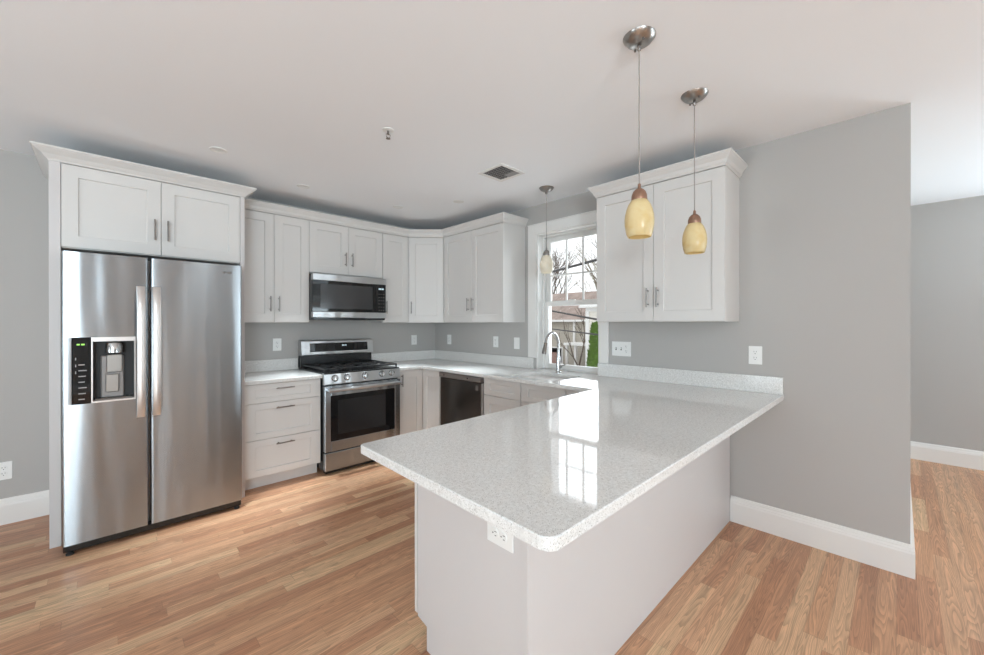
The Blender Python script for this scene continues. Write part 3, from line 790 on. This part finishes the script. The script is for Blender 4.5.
for k in range(8): mb.box(-3.125 + k * .021, -.855, .899, -3.118 + k * .021, -.808, .902)
F(mb, 'drip_tray', M_handle, fz)
mb = MB(); rbox_front(mb, -2.8745, -2.365, FZ0, FZ1, -.795, -.862); rd = F(mb, 'fridge_door', M_steel, None, True)
def fridge_handle(x, par):
    mb = MB(); n = 20; vs = []; fs = []; z0, z1 = .763, 1.592; w = .021
    sec = [(-w, 0), (-w * .9, -.010), (-w * .45, -.0155), (0, -.017), (w * .45, -.0155), (w * .9, -.010), (w, 0), (w * .7, .006), (-w * .7, .006)]
    for i in range(n + 1):
        s = i / n; z = z0 + (z1 - z0) * s
        bow = .048 * (1 - (abs(2 * s - 1)) ** 6)
        y = -.862 - .006 - bow + (.0 if 0 < i < n else .0)
        for a, b in sec: vs.append((x + a, y + b, z))
    m = len(sec)
    for i in range(n):
        for k in range(m): fs.append((i * m + k, i * m + (k + 1) % m, (i + 1) * m + (k + 1) % m, (i + 1) * m + k))
    fs.append(tuple(reversed(range(m)))); fs.append(tuple(n * m + k for k in range(m)))
    mb.add(vs, fs); F(mb, 'handle', M_satin, par, True)
fridge_handle(-2.9225, fz); fridge_handle(-2.8465, rd)
mb = MB(); mb.lathe([(0, 0), (.008, 0), (.008, .0012), (0, .0012)], 20, T(-2.475, -.8622, 1.722) @ RX90); mb.box(-2.458, -.8634, 1.716, -2.430, -.8621, 1.728, .0005)
F(mb, 'badge', M_handle, rd)
mb = MB(); mb.box(-3.262, -.845, .018, -2.369, -.79, .060, .004); F(mb, 'base_grille', M_black)
for (x, y) in ((-3.235, -.835), (-2.395, -.835), (-3.235, -.10), (-2.395, -.10)):
    mb = MB(); mb.lathe([(.018, .0005), (.018, .01), (.008, .016), (.008, .055)], 16, T(x, y, 0)); F(mb, 'foot', M_rubber, None, True)
for x in (-3.24, -2.47): mb = MB(); mb.box(x, -.82, 1.7655, x + .08, -.70, 1.785, .004); F(mb, 'hinge_cover', M_black)

# ------------------------------------------------------------------ gas range
RX0, RX1 = -1.699, -.937
t = thing('gas_range', 'stainless steel freestanding gas range with five knobs', 'stove', ((RX0 + RX1) / 2, -.34, 0))
mb = MB(); mb.box(RX0 + .002, -.640, .04, RX1 - .002, -.03, .885, .003); F(mb, 'body', M_black)
mb = MB(); mb.box(RX0, -.648, .885, RX1, -.03, .912, .005); mb.box(RX0, -.672, .90, RX1, -.640, .912, .004)
ck = F(mb, 'cooktop', M_black)
# sloped control panel
pr = [(-.640, .808), (-.679, .808), (-.682, .814), (-.668, .905), (-.660, .912), (-.640, .912)]
n = len(pr); vs = [(RX0, y, z) for y, z in pr] + [(RX1, y, z) for y, z in pr]
fs = [tuple(range(n)), tuple(reversed(range(n, 2 * n)))] + [(i, n + i, n + (i + 1) % n, (i + 1) % n) for i in range(n)]
F(MB().add(vs, fs), 'control_panel', M_steel_lt)
for x in (-1.601, -1.489, -1.313, -1.135, -1.03):
    Tk = T(x, -.675, .862) @ Matrix.Rotation(PI / 2 - .15, 4, 'X')
    mb = MB(); mb.lathe([(.026, 0), (.026, .004), (.0235, .006), (.021, .028), (.018, .032), (0, .033)], 24, Tk)
    k = F(mb, 'knob', M_chrome, None, True)
    mb = MB(); mb.box(-.0045, -.020, .030, .0045, .020, .040, .002, 1, Tk); F(mb, 'knob_grip', M_handle, k)
    mb = MB(); mb.lathe([(.0262, .0002), (.031, .0002), (.031, .002), (.0262, .002)], 24, Tk, True); F(mb, 'knob_ring', M_black, k)
# oven door
mb = MB(); wx0, wx1, wz0, wz1 = -1.642, -1.002, .300, .708
mb.box(RX0 + .003, -.690, .208, wx0, -.645, .797, .004); mb.box(wx1, -.690, .208, RX1 - .003, -.645, .797, .004)
mb.box(wx0, -.690, wz1, wx1, -.645, .797, .002); mb.box(wx0, -.690, .208, wx1, -.645, wz0, .002)
od = F(mb, 'oven_door', M_steel)
mb = MB(); mb.box(wx0 + .0005, -.6885, wz0 + .0005, wx1 - .0005, -.648, wz1 - .0005); F(mb, 'oven_window', M_glassblk, od)
mb = MB(); mb.box(wx0 + .06, -.6887, wz0 + .055, wx1 - .10, -.6885, wz1 - .045); F(mb, 'inner_pane', M_ovenpane, od)
mb = MB(); n = 24
hp = [(RX0 + .02 + (RX1 - RX0 - .04) * i / n, -.735 - .008 * math.sin(PI * i / n), .765) for i in range(n + 1)]
mb.tube(hp, .0155, 14); 
for x in (RX0 + .035, RX1 - .035): mb.box(x - .014, -.735, .753, x + .014, -.688, .777, .004)
F(mb, 'handle', M_steel_lt, od, True)
mb = MB(); mb.box(RX0 + .003, -.690, .040, RX1 - .003, -.645, .200, .005); F(mb, 'drawer', M_steel)
mb = MB(); mb.box(RX0 + .02, -.66, .012, RX1 - .02, -.60, .04); F(mb, 'kick', M_black)
# backguard
mb = MB(); mb.box(RX0 + .004, -.085, .912, RX1 - .004, -.004, 1.175, .004); F(mb, 'backguard_panel', M_black)
bgp = [(-.050, 1.036), (-.113, 1.036), (-.117, 1.044), (-.101, 1.176), (-.093, 1.186), (-.012, 1.186), (-.012, 1.036)]
n = len(bgp); vs = [(RX0, y, z) for y, z in bgp] + [(RX1, y, z) for y, z in bgp]
fs = [tuple(range(n)), tuple(reversed(range(n, 2 * n)))] + [(i, n + i, n + (i + 1) % n, (i + 1) % n) for i in range(n)]
bgd = F(MB().add(vs, fs), 'backguard', M_steel_lt)
Ts = T((RX0 + RX1) / 2, -.1095, 1.112) @ Matrix.Rotation(-.12, 4, 'X')
mb = MB(); mb.box(-.300, -.0025, -.043, .315, .001, .043, .001, 1, Ts); F(mb, 'display', M_glassblk, bgd)
mb = MB()
for k, x in enumerate((.028, .040, .055, .067)): mb.box(x, -.0030, .008, x + .007, -.0026, .022, 0, 1, Ts)
F(mb, 'clock_digits', M_glow, bgd)
# burners and grates
for (x, y, r) in ((-1.52, -.19, .035), (-1.52, -.49, .045), (-1.318, -.34, .05), (-1.12, -.19, .04), (-1.12, -.49, .045)):
    mb = MB(); mb.lathe([(r * 1.35, 0), (r * 1.35, .006), (r, .008), (r, .016), (r * .85, .020), (0, .021)], 24, T(x, y, .912)); F(mb, 'burner', M_iron, None, True)
gw = (RX1 - RX0 - .03) / 3
for g in range(3):
    x0 = RX0 + .015 + g * gw + .003; x1 = x0 + gw - .006; y0, y1 = -.635, -.085; z = .944
    mb = MB(); b = .006
    for x in (x0, x1): mb.box(x - b, y0, z - .008, x + b, y1, z + .006, .003)
    for y in (y0, y1, (y0 + y1) / 2): mb.box(x0 - b, y - b, z - .008, x1 + b, y + b, z + .006, .003)
    for y in (y0 + .14, y1 - .14):
        mb.box(x0, y - b * .8, z - .006, (x0 + x1) / 2 - .03, y + b * .8, z + .006, .002); mb.box((x0 + x1) / 2 + .03, y - b * .8, z - .006, x1, y + b * .8, z + .006, .002)
    xm = (x0 + x1) / 2
    for (ya, yb) in ((y0, y0 + .11), (y0 + .17, (y0 + y1) / 2), ((y0 + y1) / 2, y1 - .17), (y1 - .11, y1)): mb.box(xm - b * .8, ya, z - .006, xm + b * .8, yb, z + .006, .002)
    for x in (x0, x1):
        for y in (y0, y1): mb.box(x - .007, y - .007, .9125, x + .007, y + .007, z, .002)
    F(mb, 'grate', M_iron)
for (x, y) in ((RX0 + .05, -.60), (RX1 - .05, -.60), (RX0 + .05, -.08), (RX1 - .05, -.08)):
    mb = MB(); mb.lathe([(.016, .0005), (.016, .01), (.008, .014), (.008, .045)], 14, T(x, y, 0)); F(mb, 'foot', M_rubber, None, True)

# ------------------------------------------------------------------ microwave
t = thing('microwave', 'stainless and black over-the-range microwave under the short wall cabinet', 'microwave', (-1.318, -.2, 1.392))
mx0, mx1, mz0, mz1 = -1.699, -.937, 1.392, 1.8285
mb = MB(); mb.box(mx0, -.372, mz0 + .004, mx1, -.003, mz1, .003); F(mb, 'body', M_black)
cx_ = -1.050
mb = MB(); mb.box(mx0, -.398, 1.470, cx_ - .0015, -.373, 1.766, .002); dr_ = F(mb, 'door', M_glassblk)
mb = MB(); mb.box(mx0 + .075, -.3995, 1.500, cx_ - .04, -.398, 1.735, .0005); F(mb, 'window', M_mwwin, dr_)
mb = MB(); mb.box(cx_ + .0015, -.398, 1.470, mx1, -.373, 1.766, .002); cp = F(mb, 'control_panel', M_glassblk)
for r_ in range(6):
    for c_ in range(3): mb = MB(); mb.box(cx_ + .028 + c_ * .026, -.3984, 1.492 + r_ * .034, cx_ + .040 + c_ * .026, -.398, 1.498 + r_ * .034); F(mb, 'key', M_handle, cp)
mb = MB()
for k in range(4): mb.box(cx_ + .030 + k * .014 + (.004 if k > 1 else 0), -.3984, 1.712, cx_ + .039 + k * .014 + (.004 if k > 1 else 0), -.398, 1.728)
F(mb, 'clock_digits', M_glow, cp)
mb = MB(); mb.box(mx0, -.410, 1.766, mx1, -.373, mz1, .004); mb.box(cx_ - .001, -.4103, 1.767, cx_ + .001, -.409, mz1 - .001); F(mb, 'top_trim', M_steel_lt)
mb = MB(); mb.box(mx0, -.410, 1.412, mx1, -.373, 1.470, .004); F(mb, 'bottom_trim', M_steel_lt)
mb = MB(); mb.box(mx0 + .01, -.395, mz0, mx1 - .01, -.03, 1.412, .002)
for k in range(10): mb.box(mx0 + .1 + k * .055, -.30, mz0 - .002, mx0 + .14 + k * .055, -.12, mz0)
F(mb, 'underside_vent', M_black)

# ------------------------------------------------------------------ dishwasher (faces -x)
t = thing('dishwasher', 'black stainless dishwasher between corner cabinet and sink cabinet', 'dishwasher', (-.32, -1.257, 0))
DY0, DY1 = -.932, -1.584
mb = MB(); mb.box(-.590, DY1 + .002, .10, -.03, DY0 - .002, .866, .002); F(mb, 'body', M_dark_gap)
mb = MB(); mb.box(-.625, DY1 + .030, .115, -.591, DY0 - .012, .806, .004); dwd = F(mb, 'door', M_steel_dark)
mb = MB(); mb.box(-.6262, DY1 + .062, .735, -.6252, DY1 + .098, .782); F(mb, 'sticker', M_label, dwd)
mb = MB(); mb.box(-.640, DY1 + .022, .812, -.591, DY0 - .006, .862, .005); cpn = F(mb, 'control_strip', M_label)
for y in (DY1 + .19, DY0 - .10): mb = MB(); mb.box(-.6415, y, .832, -.6402, y + .018, .842); F(mb, 'button', M_black, cpn)
mb = MB(); mb.box(-.622, DY1 + .012, .115, -.600, DY1 + .024, .806, .002); F(mb, 'edge_trim', M_satin)
mb = MB(); mb.box(-.56, DY1 + .01, .001, -.50, DY0 - .01, .10); F(mb, 'toe_kick', M_black)

# ------------------------------------------------------------------ outlets and switches
GO = 'white electrical cover plates'
def duplex(parent, cx_=0.0, mat_=None, horiz=False):
    for s in (-1, 1):
        mb = MB(); mb.lathe([(0, -.0), (.0165, 0), (.0165, .0022), (.0155, .003), (0, .003)], 20, T(cx_, -.006, s * .0195) @ RX90)
        f_ = mb.build('receptacle', M_plastic, parent, True)
        mb = MB(); z = s * .0195
        mb.box(cx_ - .0075, -.0095, z - .001, cx_ - .0055, -.0088, z + .009); mb.box(cx_ + .0055, -.0095, z + .0005, cx_ + .0075, -.0088, z + .008)
        mb.lathe([(0, 0), (.0026, 0), (.0026, .0007), (0, .0007)], 12, T(cx_, -.0088, z - .0085) @ RX90)
        mb.build('slots', M_slot, f_)
def plate(name, label, loc, rz, kinds=('duplex',), roll=0.0):
    o = thing(name, label, 'outlet' if 'duplex' in kinds else 'switch', loc, rz, GO)
    if roll: o.rotation_euler = (0, roll, rz) 
    w = .076 + .046 * (len(kinds) - 1)
    mb = MB(); mb.box(-w / 2, -.006, -.0600, w / 2, -.0003, .0600, .002, 2); mb.build('cover_plate', M_plastic, o)
    for i, k in enumerate(kinds):
        cx_ = (i - (len(kinds) - 1) / 2) * .046
        if k == 'duplex': duplex(o, cx_)
        elif k == 'toggle':
            mb = MB(); mb.box(cx_ - .005, -.0068, -.012, cx_ + .005, -.006, .012); f_ = mb.build('switch_slot', M_slot, o)
            mb = MB(); mb.box(cx_ - .004, -.017, .000, cx_ + .004, -.0065, .009, .0015); mb.build('toggle', M_plastic, o)
        elif k == 'rocker':
            mb = MB(); mb.box(cx_ - .017, -.0085, -.034, cx_ + .017, -.006, .034, .001); mb.build('rocker', M_plastic, o)
            mb = MB(); mb.box(cx_ - .0125, -.0105, -.029, cx_ + .0125, -.0085, .029, .001); mb.build('rocker_pad', M_plastic, o)
    return o
plate('wall_outlet', 'outlet on the back wall between the refrigerator and the range', (-1.888, 0, 1.151), 0)
plate('wall_outlet', 'outlet on the back wall under the corner cabinet', (-.327, 0, 1.152), 0)
plate('wall_outlet', 'outlet on the window wall just beside the room corner', (0, -.298, 1.156), R90)
plate('wall_outlet', 'outlet on the window wall above the dishwasher', (0, -1.124, 1.154), R90)
plate('light_switch', 'rocker switch plate between the dishwasher outlet and the window', (0, -1.436, 1.149), R90, ('rocker',))
plate('switch_plate', 'three-gang plate with two toggles and an outlet beside the window', (0, -2.61, 1.143), R90, ('toggle', 'toggle', 'duplex'))
plate('wall_outlet', 'outlet on the window wall above the open end of the peninsula', (0, -3.562, 1.144), R90)
plate('wall_outlet', 'low outlet above the baseboard beside the refrigerator surround', (-3.579, 0, .36), 0)
o = plate('panel_outlet', 'sideways outlet under the worktop on the peninsula end panel', (PXE, -3.294, .628 + .018), R90, roll=0)
o.rotation_euler = (Matrix.Rotation(R90, 4, 'Z') @ Matrix.Rotation(PI / 2, 4, 'Y')).to_euler()

# ------------------------------------------------------------------ pendants
GP = 'pendant lamps with small glass shades'
def pendant(label, x, y, zb, shade_mat, bend, capm):
    """zb = bottom rim height of the shade"""
    H = CH - zb
    t = thing('pendant_lamp', label, 'lamp', (x, y, zb), 0.0, GP)
    cn = MB(); cn.lathe([(0.0, H - .034), (.015, H - .0335), (.035, H - .029), (.051, H - .019), (.062, H - .006), (.0645, H - .0005), (0, H - .0005)], 36)
    c_ = cn.build('canopy', M_nickel, t, True)
    for a in (.9, .9 + PI):
        mb = MB(); mb.lathe([(0, 0), (.0045, 0), (.005, .004), (.003, .007), (0, .008)], 12, T(.038 * math.cos(a), .038 * math.sin(a), H - .034)); mb.build('screw', M_handle, c_, True)
    mb = MB(); mb.lathe([(.006, H - .055), (.008, H - .052), (.008, H - .038), (.006, H - .036)], 14); mb.build('cord_grip', M_handle, t, True)
    pts = []; n = 14
    z0_, z1_ = .215, H - .05
    for i in range(n + 1):
        s = i / n; w = bend * math.sin(PI * s) ** 2 * math.sin(s * 9.0)
        pts.append((w, w * .4, z0_ + (z1_ - z0_) * s))
    MB().tube(pts, .0028, 8).build('cord', M_cord, t, True)
    MB().lathe([(.031, .150), (.0315, .156), (.030, .172), (.025, .186), (.016, .196), (.008, .200), (.0065, .203), (.0065, .216), (.004, .220), (0, .220)], 28).build('socket_cap', capm, t, True)
    pr = [(.0455, 0), (.0475, .003), (.0535, .025), (.0575, .05), (.0580, .07), (.0560, .09), (.0510, .112), (.0435, .132), (.033, .149), (.026, .153)]
    inn = [(r - .003, z) for r, z in pr]
    MB().lathe(pr + inn[::-1], 36, None, True).build('lamp_shade', shade_mat, t, True, angle=80)
    b = MB(); b.lathe([(0, .045), (.014, .05), (.021, .064), (.021, .078), (.013, .10), (.011, .145), (0, .145)], 20); b.build('bulb', M_bulb, t, True)
    return t
pendant('amber glass pendant over the peninsula, nearer its open end', -1.505, -3.48, 1.710, M_amber, .004, M_bronze)
pendant('amber glass pendant over the peninsula, in front of the wall cabinet door', -.905, -3.49, 1.717, M_amber, .004, M_bronze)
pendant('glass pendant over the sink, coloured pale for the window light behind it', -.337, -2.088, 1.793, M_amber_backlit, .003, M_nickel)

# ------------------------------------------------------------------ ceiling fittings
t = thing('ceiling_vent', 'square white air vent with dark grille in the ceiling', 'vent', (-.871, -2.062, CH))
mb = MB(); a, b = .133, .105
for (x0, y0, x1, y1) in ((-a, -a, a, -b), (-a, b, a, a), (-a, -b, -b, b), (b, -b, a, b)): mb.box(x0, y0, -.009, x1, y1, -.0003, .002)
mb.build('frame', M_trim, t)
mb = MB(); mb.box(-b, -b, -.0015, b, b, -.0004); mb.build('backing', M_dark_gap, t)
mb = MB()
for k in range(11):
    x = -b + .010 + k * .019; mb.box(x - .0022, -b, -.0045, x + .0022, b, -.0025, 0)
for k in range(1, 7):
    y = -b + k * .030; mb.box(-b, y - .0018, -.0050, b, y + .0018, -.003, 0)
mb.box(b - .06, -b, -.0055, b, -b + .12, -.003)
mb.build('grille', M_greyplastic, t)
t = thing('sprinkler_head', 'small metal fire sprinkler head hanging from the ceiling', 'sprinkler', (-1.85, -2.06, CH))
MB().lathe([(.034, -.0004), (.034, -.004), (.02, -.007), (0, -.007)], 24).build('escutcheon', M_plastic, t, True)
mb = MB(); mb.tube([(0, 0, -.006), (0, 0, -.030)], .006, 10)
for s in (-1, 1): mb.tube([(0, 0, -.022), (s * .014, 0, -.030), (s * .011, 0, -.044), (0, 0, -.052)], .0022, 6)
mb.lathe([(0, -.052), (.013, -.052), (.014, -.054), (0, -.055)], 14)
mb.build('deflector', M_handle, t, True)
for (x, y, lb) in ((-2.533, -1.01, 'flush round ceiling disc in front of the refrigerator cabinet'), (-1.865, -.66, 'flush round ceiling disc in front of the tall cabinet beside the refrigerator'),
                   (-.967, -.697, 'flush round ceiling disc in front of the narrow cabinet'), (-.643, -1.261, 'flush round ceiling disc before the cabinet next to the window')):
    t = thing('ceiling_disc', lb, 'ceiling fitting', (x, y, CH), 0, 'flush round discs in the ceiling')
    MB().lathe([(.052, -.0003), (.052, -.003), (.046, -.005), (.045, -.0045)], 32).build('rim', M_plastic, t, True)
    MB().lathe([(0, -.0030), (.044, -.0030), (.044, -.0003)], 32).build('face', M_ceil, t, True)

# ------------------------------------------------------------------ outdoors
GZ = -2.7
struct('ground', MB().box(1.2, -30, GZ - .3, 70, 60, GZ), M_asph, 'pale grey paved ground outside the window', 'ground')
# neighbouring house: eaves side faces the kitchen
def prism_roof(x0, x1, y0, y1, ze, zr, over=.4, th=.18):
    """ridge runs along y"""
    xm = (x0 + x1) / 2; mb = MB()
    for (xa, xb) in ((x0 - over, xm), (x1 + over, xm)):
        s = (zr - ze) / (xm - x0); za = ze - over * s
        vs = [(xa, y0 - over, za), (xb, y0 - over, zr), (xb, y1 + over, zr), (xa, y1 + over, za)]
        vs += [(x, y, z + th) for x, y, z in vs]
        mb.add(vs, [(0, 1, 2, 3), (4, 7, 6, 5), (0, 4, 5, 1), (1, 5, 6, 2), (2, 6, 7, 3), (3, 7, 4, 0)])
    return mb
h = thing('neighbour_house', 'beige clapboard house with pinkish brown shingle roof outside the window', 'house', (24, 18, GZ))
def HB(mb, name, m, par=None):
    o = mb.build(name, m, par or h)
    for v in o.data.vertices: v.co -= Vector(h.location)
    return o
mb = MB(); mb.box(24, 11.3, GZ, 31, 24, 1.75); mb.add([(24, 11.3, 1.75), (31, 11.3, 1.75), (27.5, 11.3, 3.9), (24, 24, 1.75), (31, 24, 1.75), (27.5, 24, 3.9)], [(0, 1, 2), (3, 5, 4), (0, 2, 5, 3), (1, 4, 5, 2), (0, 3, 4, 1)])
HB(mb, 'wall', M_siding)
HB(prism_roof(24, 31, 11.3, 24, 1.75, 4.0), 'roof', M_shingle)
mb = MB(); mb.box(23.45, 10.9, 1.50, 23.62, 24.4, 1.66); HB(mb, 'gutter', M_ext)
mb = MB(); mb.box(23.86, 13.95, -.2, 23.98, 14.13, 1.55); HB(mb, 'downspout', M_ext)
for (y0, y1) in ((15.2, 16.4), (18.0, 19.2), (21, 22.2)):
    mb = MB(); frame_boxes(mb, 23.93, 23.995, y0, y1, -2.0, -.6, .1); wf = HB(mb, 'window_frame', M_ext)
    mb = MB(); mb.box(23.97, y0 + .1, -1.9, 23.99, y1 - .1, -.7); o = mb.build('pane', M_glassblk, wf)
    for v in o.data.vertices: v.co -= Vector(h.location)
# porch in front of the house
po = thing('porch', 'white porch with square posts on the beige house', 'porch', (22.8, 12.4, GZ))
h2 = h
def PB(mb, name, m):
    o = mb.build(name, m, po)
    for v in o.data.vertices: v.co -= Vector(po.location)
mb = MB(); mb.box(21.7, 11.35, -.28, 23.9, 13.5, -.10); PB(mb, 'porch_roof', M_ext)
for y in (11.5, 12.62, 13.4):
    mb = MB(); mb.box(21.9, y - .09, GZ, 22.08, y + .09, -.30, .01); PB(mb, 'post', M_ext)
mb = MB(); mb.box(23.88, 11.9, GZ + .3, 23.95, 12.8, -.45); PB(mb, 'porch_door', M_dark_gap)
mb = MB(); mb.box(22.1, 11.45, GZ, 23.85, 13.4, GZ + .3); PB(mb, 'deck', M_asph)
# taller cream house
k = thing('cream_house', 'tall cream clapboard house partly behind the green cedar', 'house', (20, 9, GZ))
def KB(mb, name, m):
    o = mb.build(name, m, k)
    for v in o.data.vertices: v.co -= Vector(k.location)
mb = MB(); mb.box(20, 3.5, GZ, 27, 10.45, 2.45); KB(mb, 'wall', M_siding2)
KB(prism_roof(20, 27, 3.5, 10.45, 2.45, 3.0, .35, .16), 'roof', M_ext)
mb = MB(); mb.box(19.94, 3.5, 2.15, 19.995, 10.45, 2.38); mb.box(19.93, 10.20, GZ, 19.995, 10.46, 2.2); KB(mb, 'corner_board', M_ext)
# fence, cars
o = MB().box(20.3, 12.9, GZ, 20.4, 24, -.75).build('board_fence', M_fence); tag(o, 'weathered reddish board fence in front of the beige house', 'fence')
def car(name, label, x, y, rz, m):
    t = thing(name, label, 'car', (x, y, GZ), rz)
    side = [(-2.2, .35), (2.2, .35), (2.25, .75), (1.2, .92), (.6, 1.42), (-1.1, 1.45), (-1.8, .95), (-2.25, .85)]
    n = len(side); vs = [(a, -.85, b) for a, b in side] + [(a, .85, b) for a, b in side]
    fs = [tuple(range(n)), tuple(reversed(range(n, 2 * n)))] + [(i, n + i, n + (i + 1) % n, (i + 1) % n) for i in range(n)]
    MB().add(vs, fs).build('body', m, t)
    g = [(1.05, .95), (.55, 1.36), (-1.02, 1.38), (-1.6, .98)]
    for s in (-1, 1):
        mb = MB(); vs = [(a, s * .852, b) for a, b in g] + [(a, s * .858, b) for a, b in g]
        mb.add(vs, [(0, 1, 2, 3), (7, 6, 5, 4), (0, 4, 5, 1), (1, 5, 6, 2), (2, 6, 7, 3), (3, 7, 4, 0)]); mb.build('side_window', M_glassblk, t)
        for a in (-1.4, 1.4):
            mb = MB(); mb.lathe([(0, -.1), (.32, -.1), (.32, .1), (0, .1)], 20, T(a, s * .78, .32) @ RX90); mb.build('wheel', M_rubber, t, True)
    return t
car('car', 'white car parked outside the window', 17.2, 12.3, PI / 2, M_carw)
car('car', 'dark teal car parked before the cream house', 18.6, 7.2, PI / 2, M_cardk)
# cedar
def cedar():
    mb = MB(); rnd = random.Random(3)
    n = 26
    for i in range(900):
        s = rnd.random() ** .8; z = s * 4.0; R_ = .42 * (1 - s ** 2.2) * (0.75 + .25 * rnd.random()) + .03
        a = rnd.random() * 2 * PI; x, y = R_ * math.cos(a), R_ * math.sin(a); w = .07 + .06 * rnd.random()
        d = Vector((math.cos(a) * .5, math.sin(a) * .5, 1)).normalized() * (.16 + .12 * rnd.random()); q = Vector((-math.sin(a), math.cos(a), 0)) * w
        p0 = Vector((x * .8, y * .8, z)); c = Vector((math.cos(a), math.sin(a), 0)) * .03
        mb.add([p0, p0 + q + d * .5, p0 + d + c, p0 - q + d * .5, p0 + d * .5 + c * 1.6], [(0, 1, 4), (1, 2, 4), (2, 3, 4), (3, 0, 4), (0, 3, 2, 1)])
    mb.lathe([(.30, .1), (.36, .8), (.33, 2.0), (.2, 3.2), (.03, 3.9)], 12)
    return mb
t = thing('cedar_shrub', 'narrow green columnar cedar outside by the cream house', 'tree', (14, 6.15, GZ))
cedar().build('foliage', M_leaf, t); MB().tube([(0, 0, 0), (0, 0, .6)], .06, 8).build('trunk', M_bark, t)
# bare trees
def bare_tree(label, x, y, h_, seed, m, spread=.5, depth=6):
    rnd = random.Random(seed); mb = MB()
    def grow(p, d, l, r, k):
        q = p + d * l * .5 + Vector((rnd.uniform(-1, 1), rnd.uniform(-1, 1), rnd.uniform(0, 1))) * l * .06
        e = q + (d + Vector((rnd.uniform(-1, 1), rnd.uniform(-1, 1), rnd.uniform(-.2, .5))) * .18).normalized() * l * .5
        mb.tube([p, q, e], [r, r * .85, r * .7], 6 if k < 2 else (4 if k < 4 else 3), cap=False)
        if k >= depth: return
        nb = 3 if k < 4 else 3
        for i in range(nb):
            a = rnd.random() * 2 * PI; s = spread * rnd.uniform(.6, 1.25)
            side = Vector((math.cos(a), math.sin(a), rnd.uniform(-.1, .35)))
            nd = (d * (1 - s * .35) + side * s).normalized(); nd.z = abs(nd.z) * .9 + .08
            grow(e if i < 2 else q, nd.normalized(), l * rnd.uniform(.62, .84), r * rnd.uniform(.52, .64), k + 1)
    grow(Vector((0, 0, 0)), Vector((0, 0, 1)), h_ * .30, h_ * .014, 0)
    t = thing('bare_tree', label, 'tree', (x, y, GZ), 0, 'leafless trees beyond the window')
    mb.build('trunk', m, t)
    return t
bare_tree('leafless grey tree rising behind the beige house roof', 37, 25.6, 15.5, 11, M_bark, .46, 5)
bare_tree('leafless olive-brown tree above the gap between the two houses', 48, 25.0, 16.0, 5, M_bark2, .42, 5)
bare_tree('leafless tree farthest beyond the beige house', 54, 38.5, 19, 33, M_bark, .44, 5)
bare_tree('leafless tree behind the cream house', 35, 16.8, 15.5, 21, M_bark, .46, 5)
bare_tree('small leafless forked tree in front of the porch', 20.6, 11.45, 6.4, 9, M_bark, .42, 3)
# cables on a utility pole
GL = 'utility cables crossing outside the window'
t = thing('utility_pole', 'wooden utility pole outside the kitchen', 'pole', (11, 10.4, GZ))
MB().tube([(0, 0, 0), (0, 0, 8.2)], [.14, .10], 12).build('shaft', M_bark, t, True); MB().box(-.06, -.9, 7.3, .06, .9, 7.45).build('crossarm', M_bark, t)
CX = [(2.724, 3.158, .034, 'thick black cable rising across the upper sash'),
      (0.871, 2.598, .024, 'black cable sloping down across the top of the lower sash'),
      (0.966, 1.474, .016, 'thin black cable sloping down across the middle of the lower sash')]
for i, (za, zb, r, lb) in enumerate(CX):      # from the corner wall of this house to the pole
    a, b = Vector((1.6 if i == 2 else 2.4, WE + .21, za)), Vector((11, 10.4, zb))
    b = b - (b - a).normalized() * .15
    n = 16; pts = [a + (b - a) * (i / n) for i in range(n + 1)]
    o = MB().tube(pts, r, 8).build('utility_cable', M_cable, None, True); tag(o, lb, 'cable', GL)
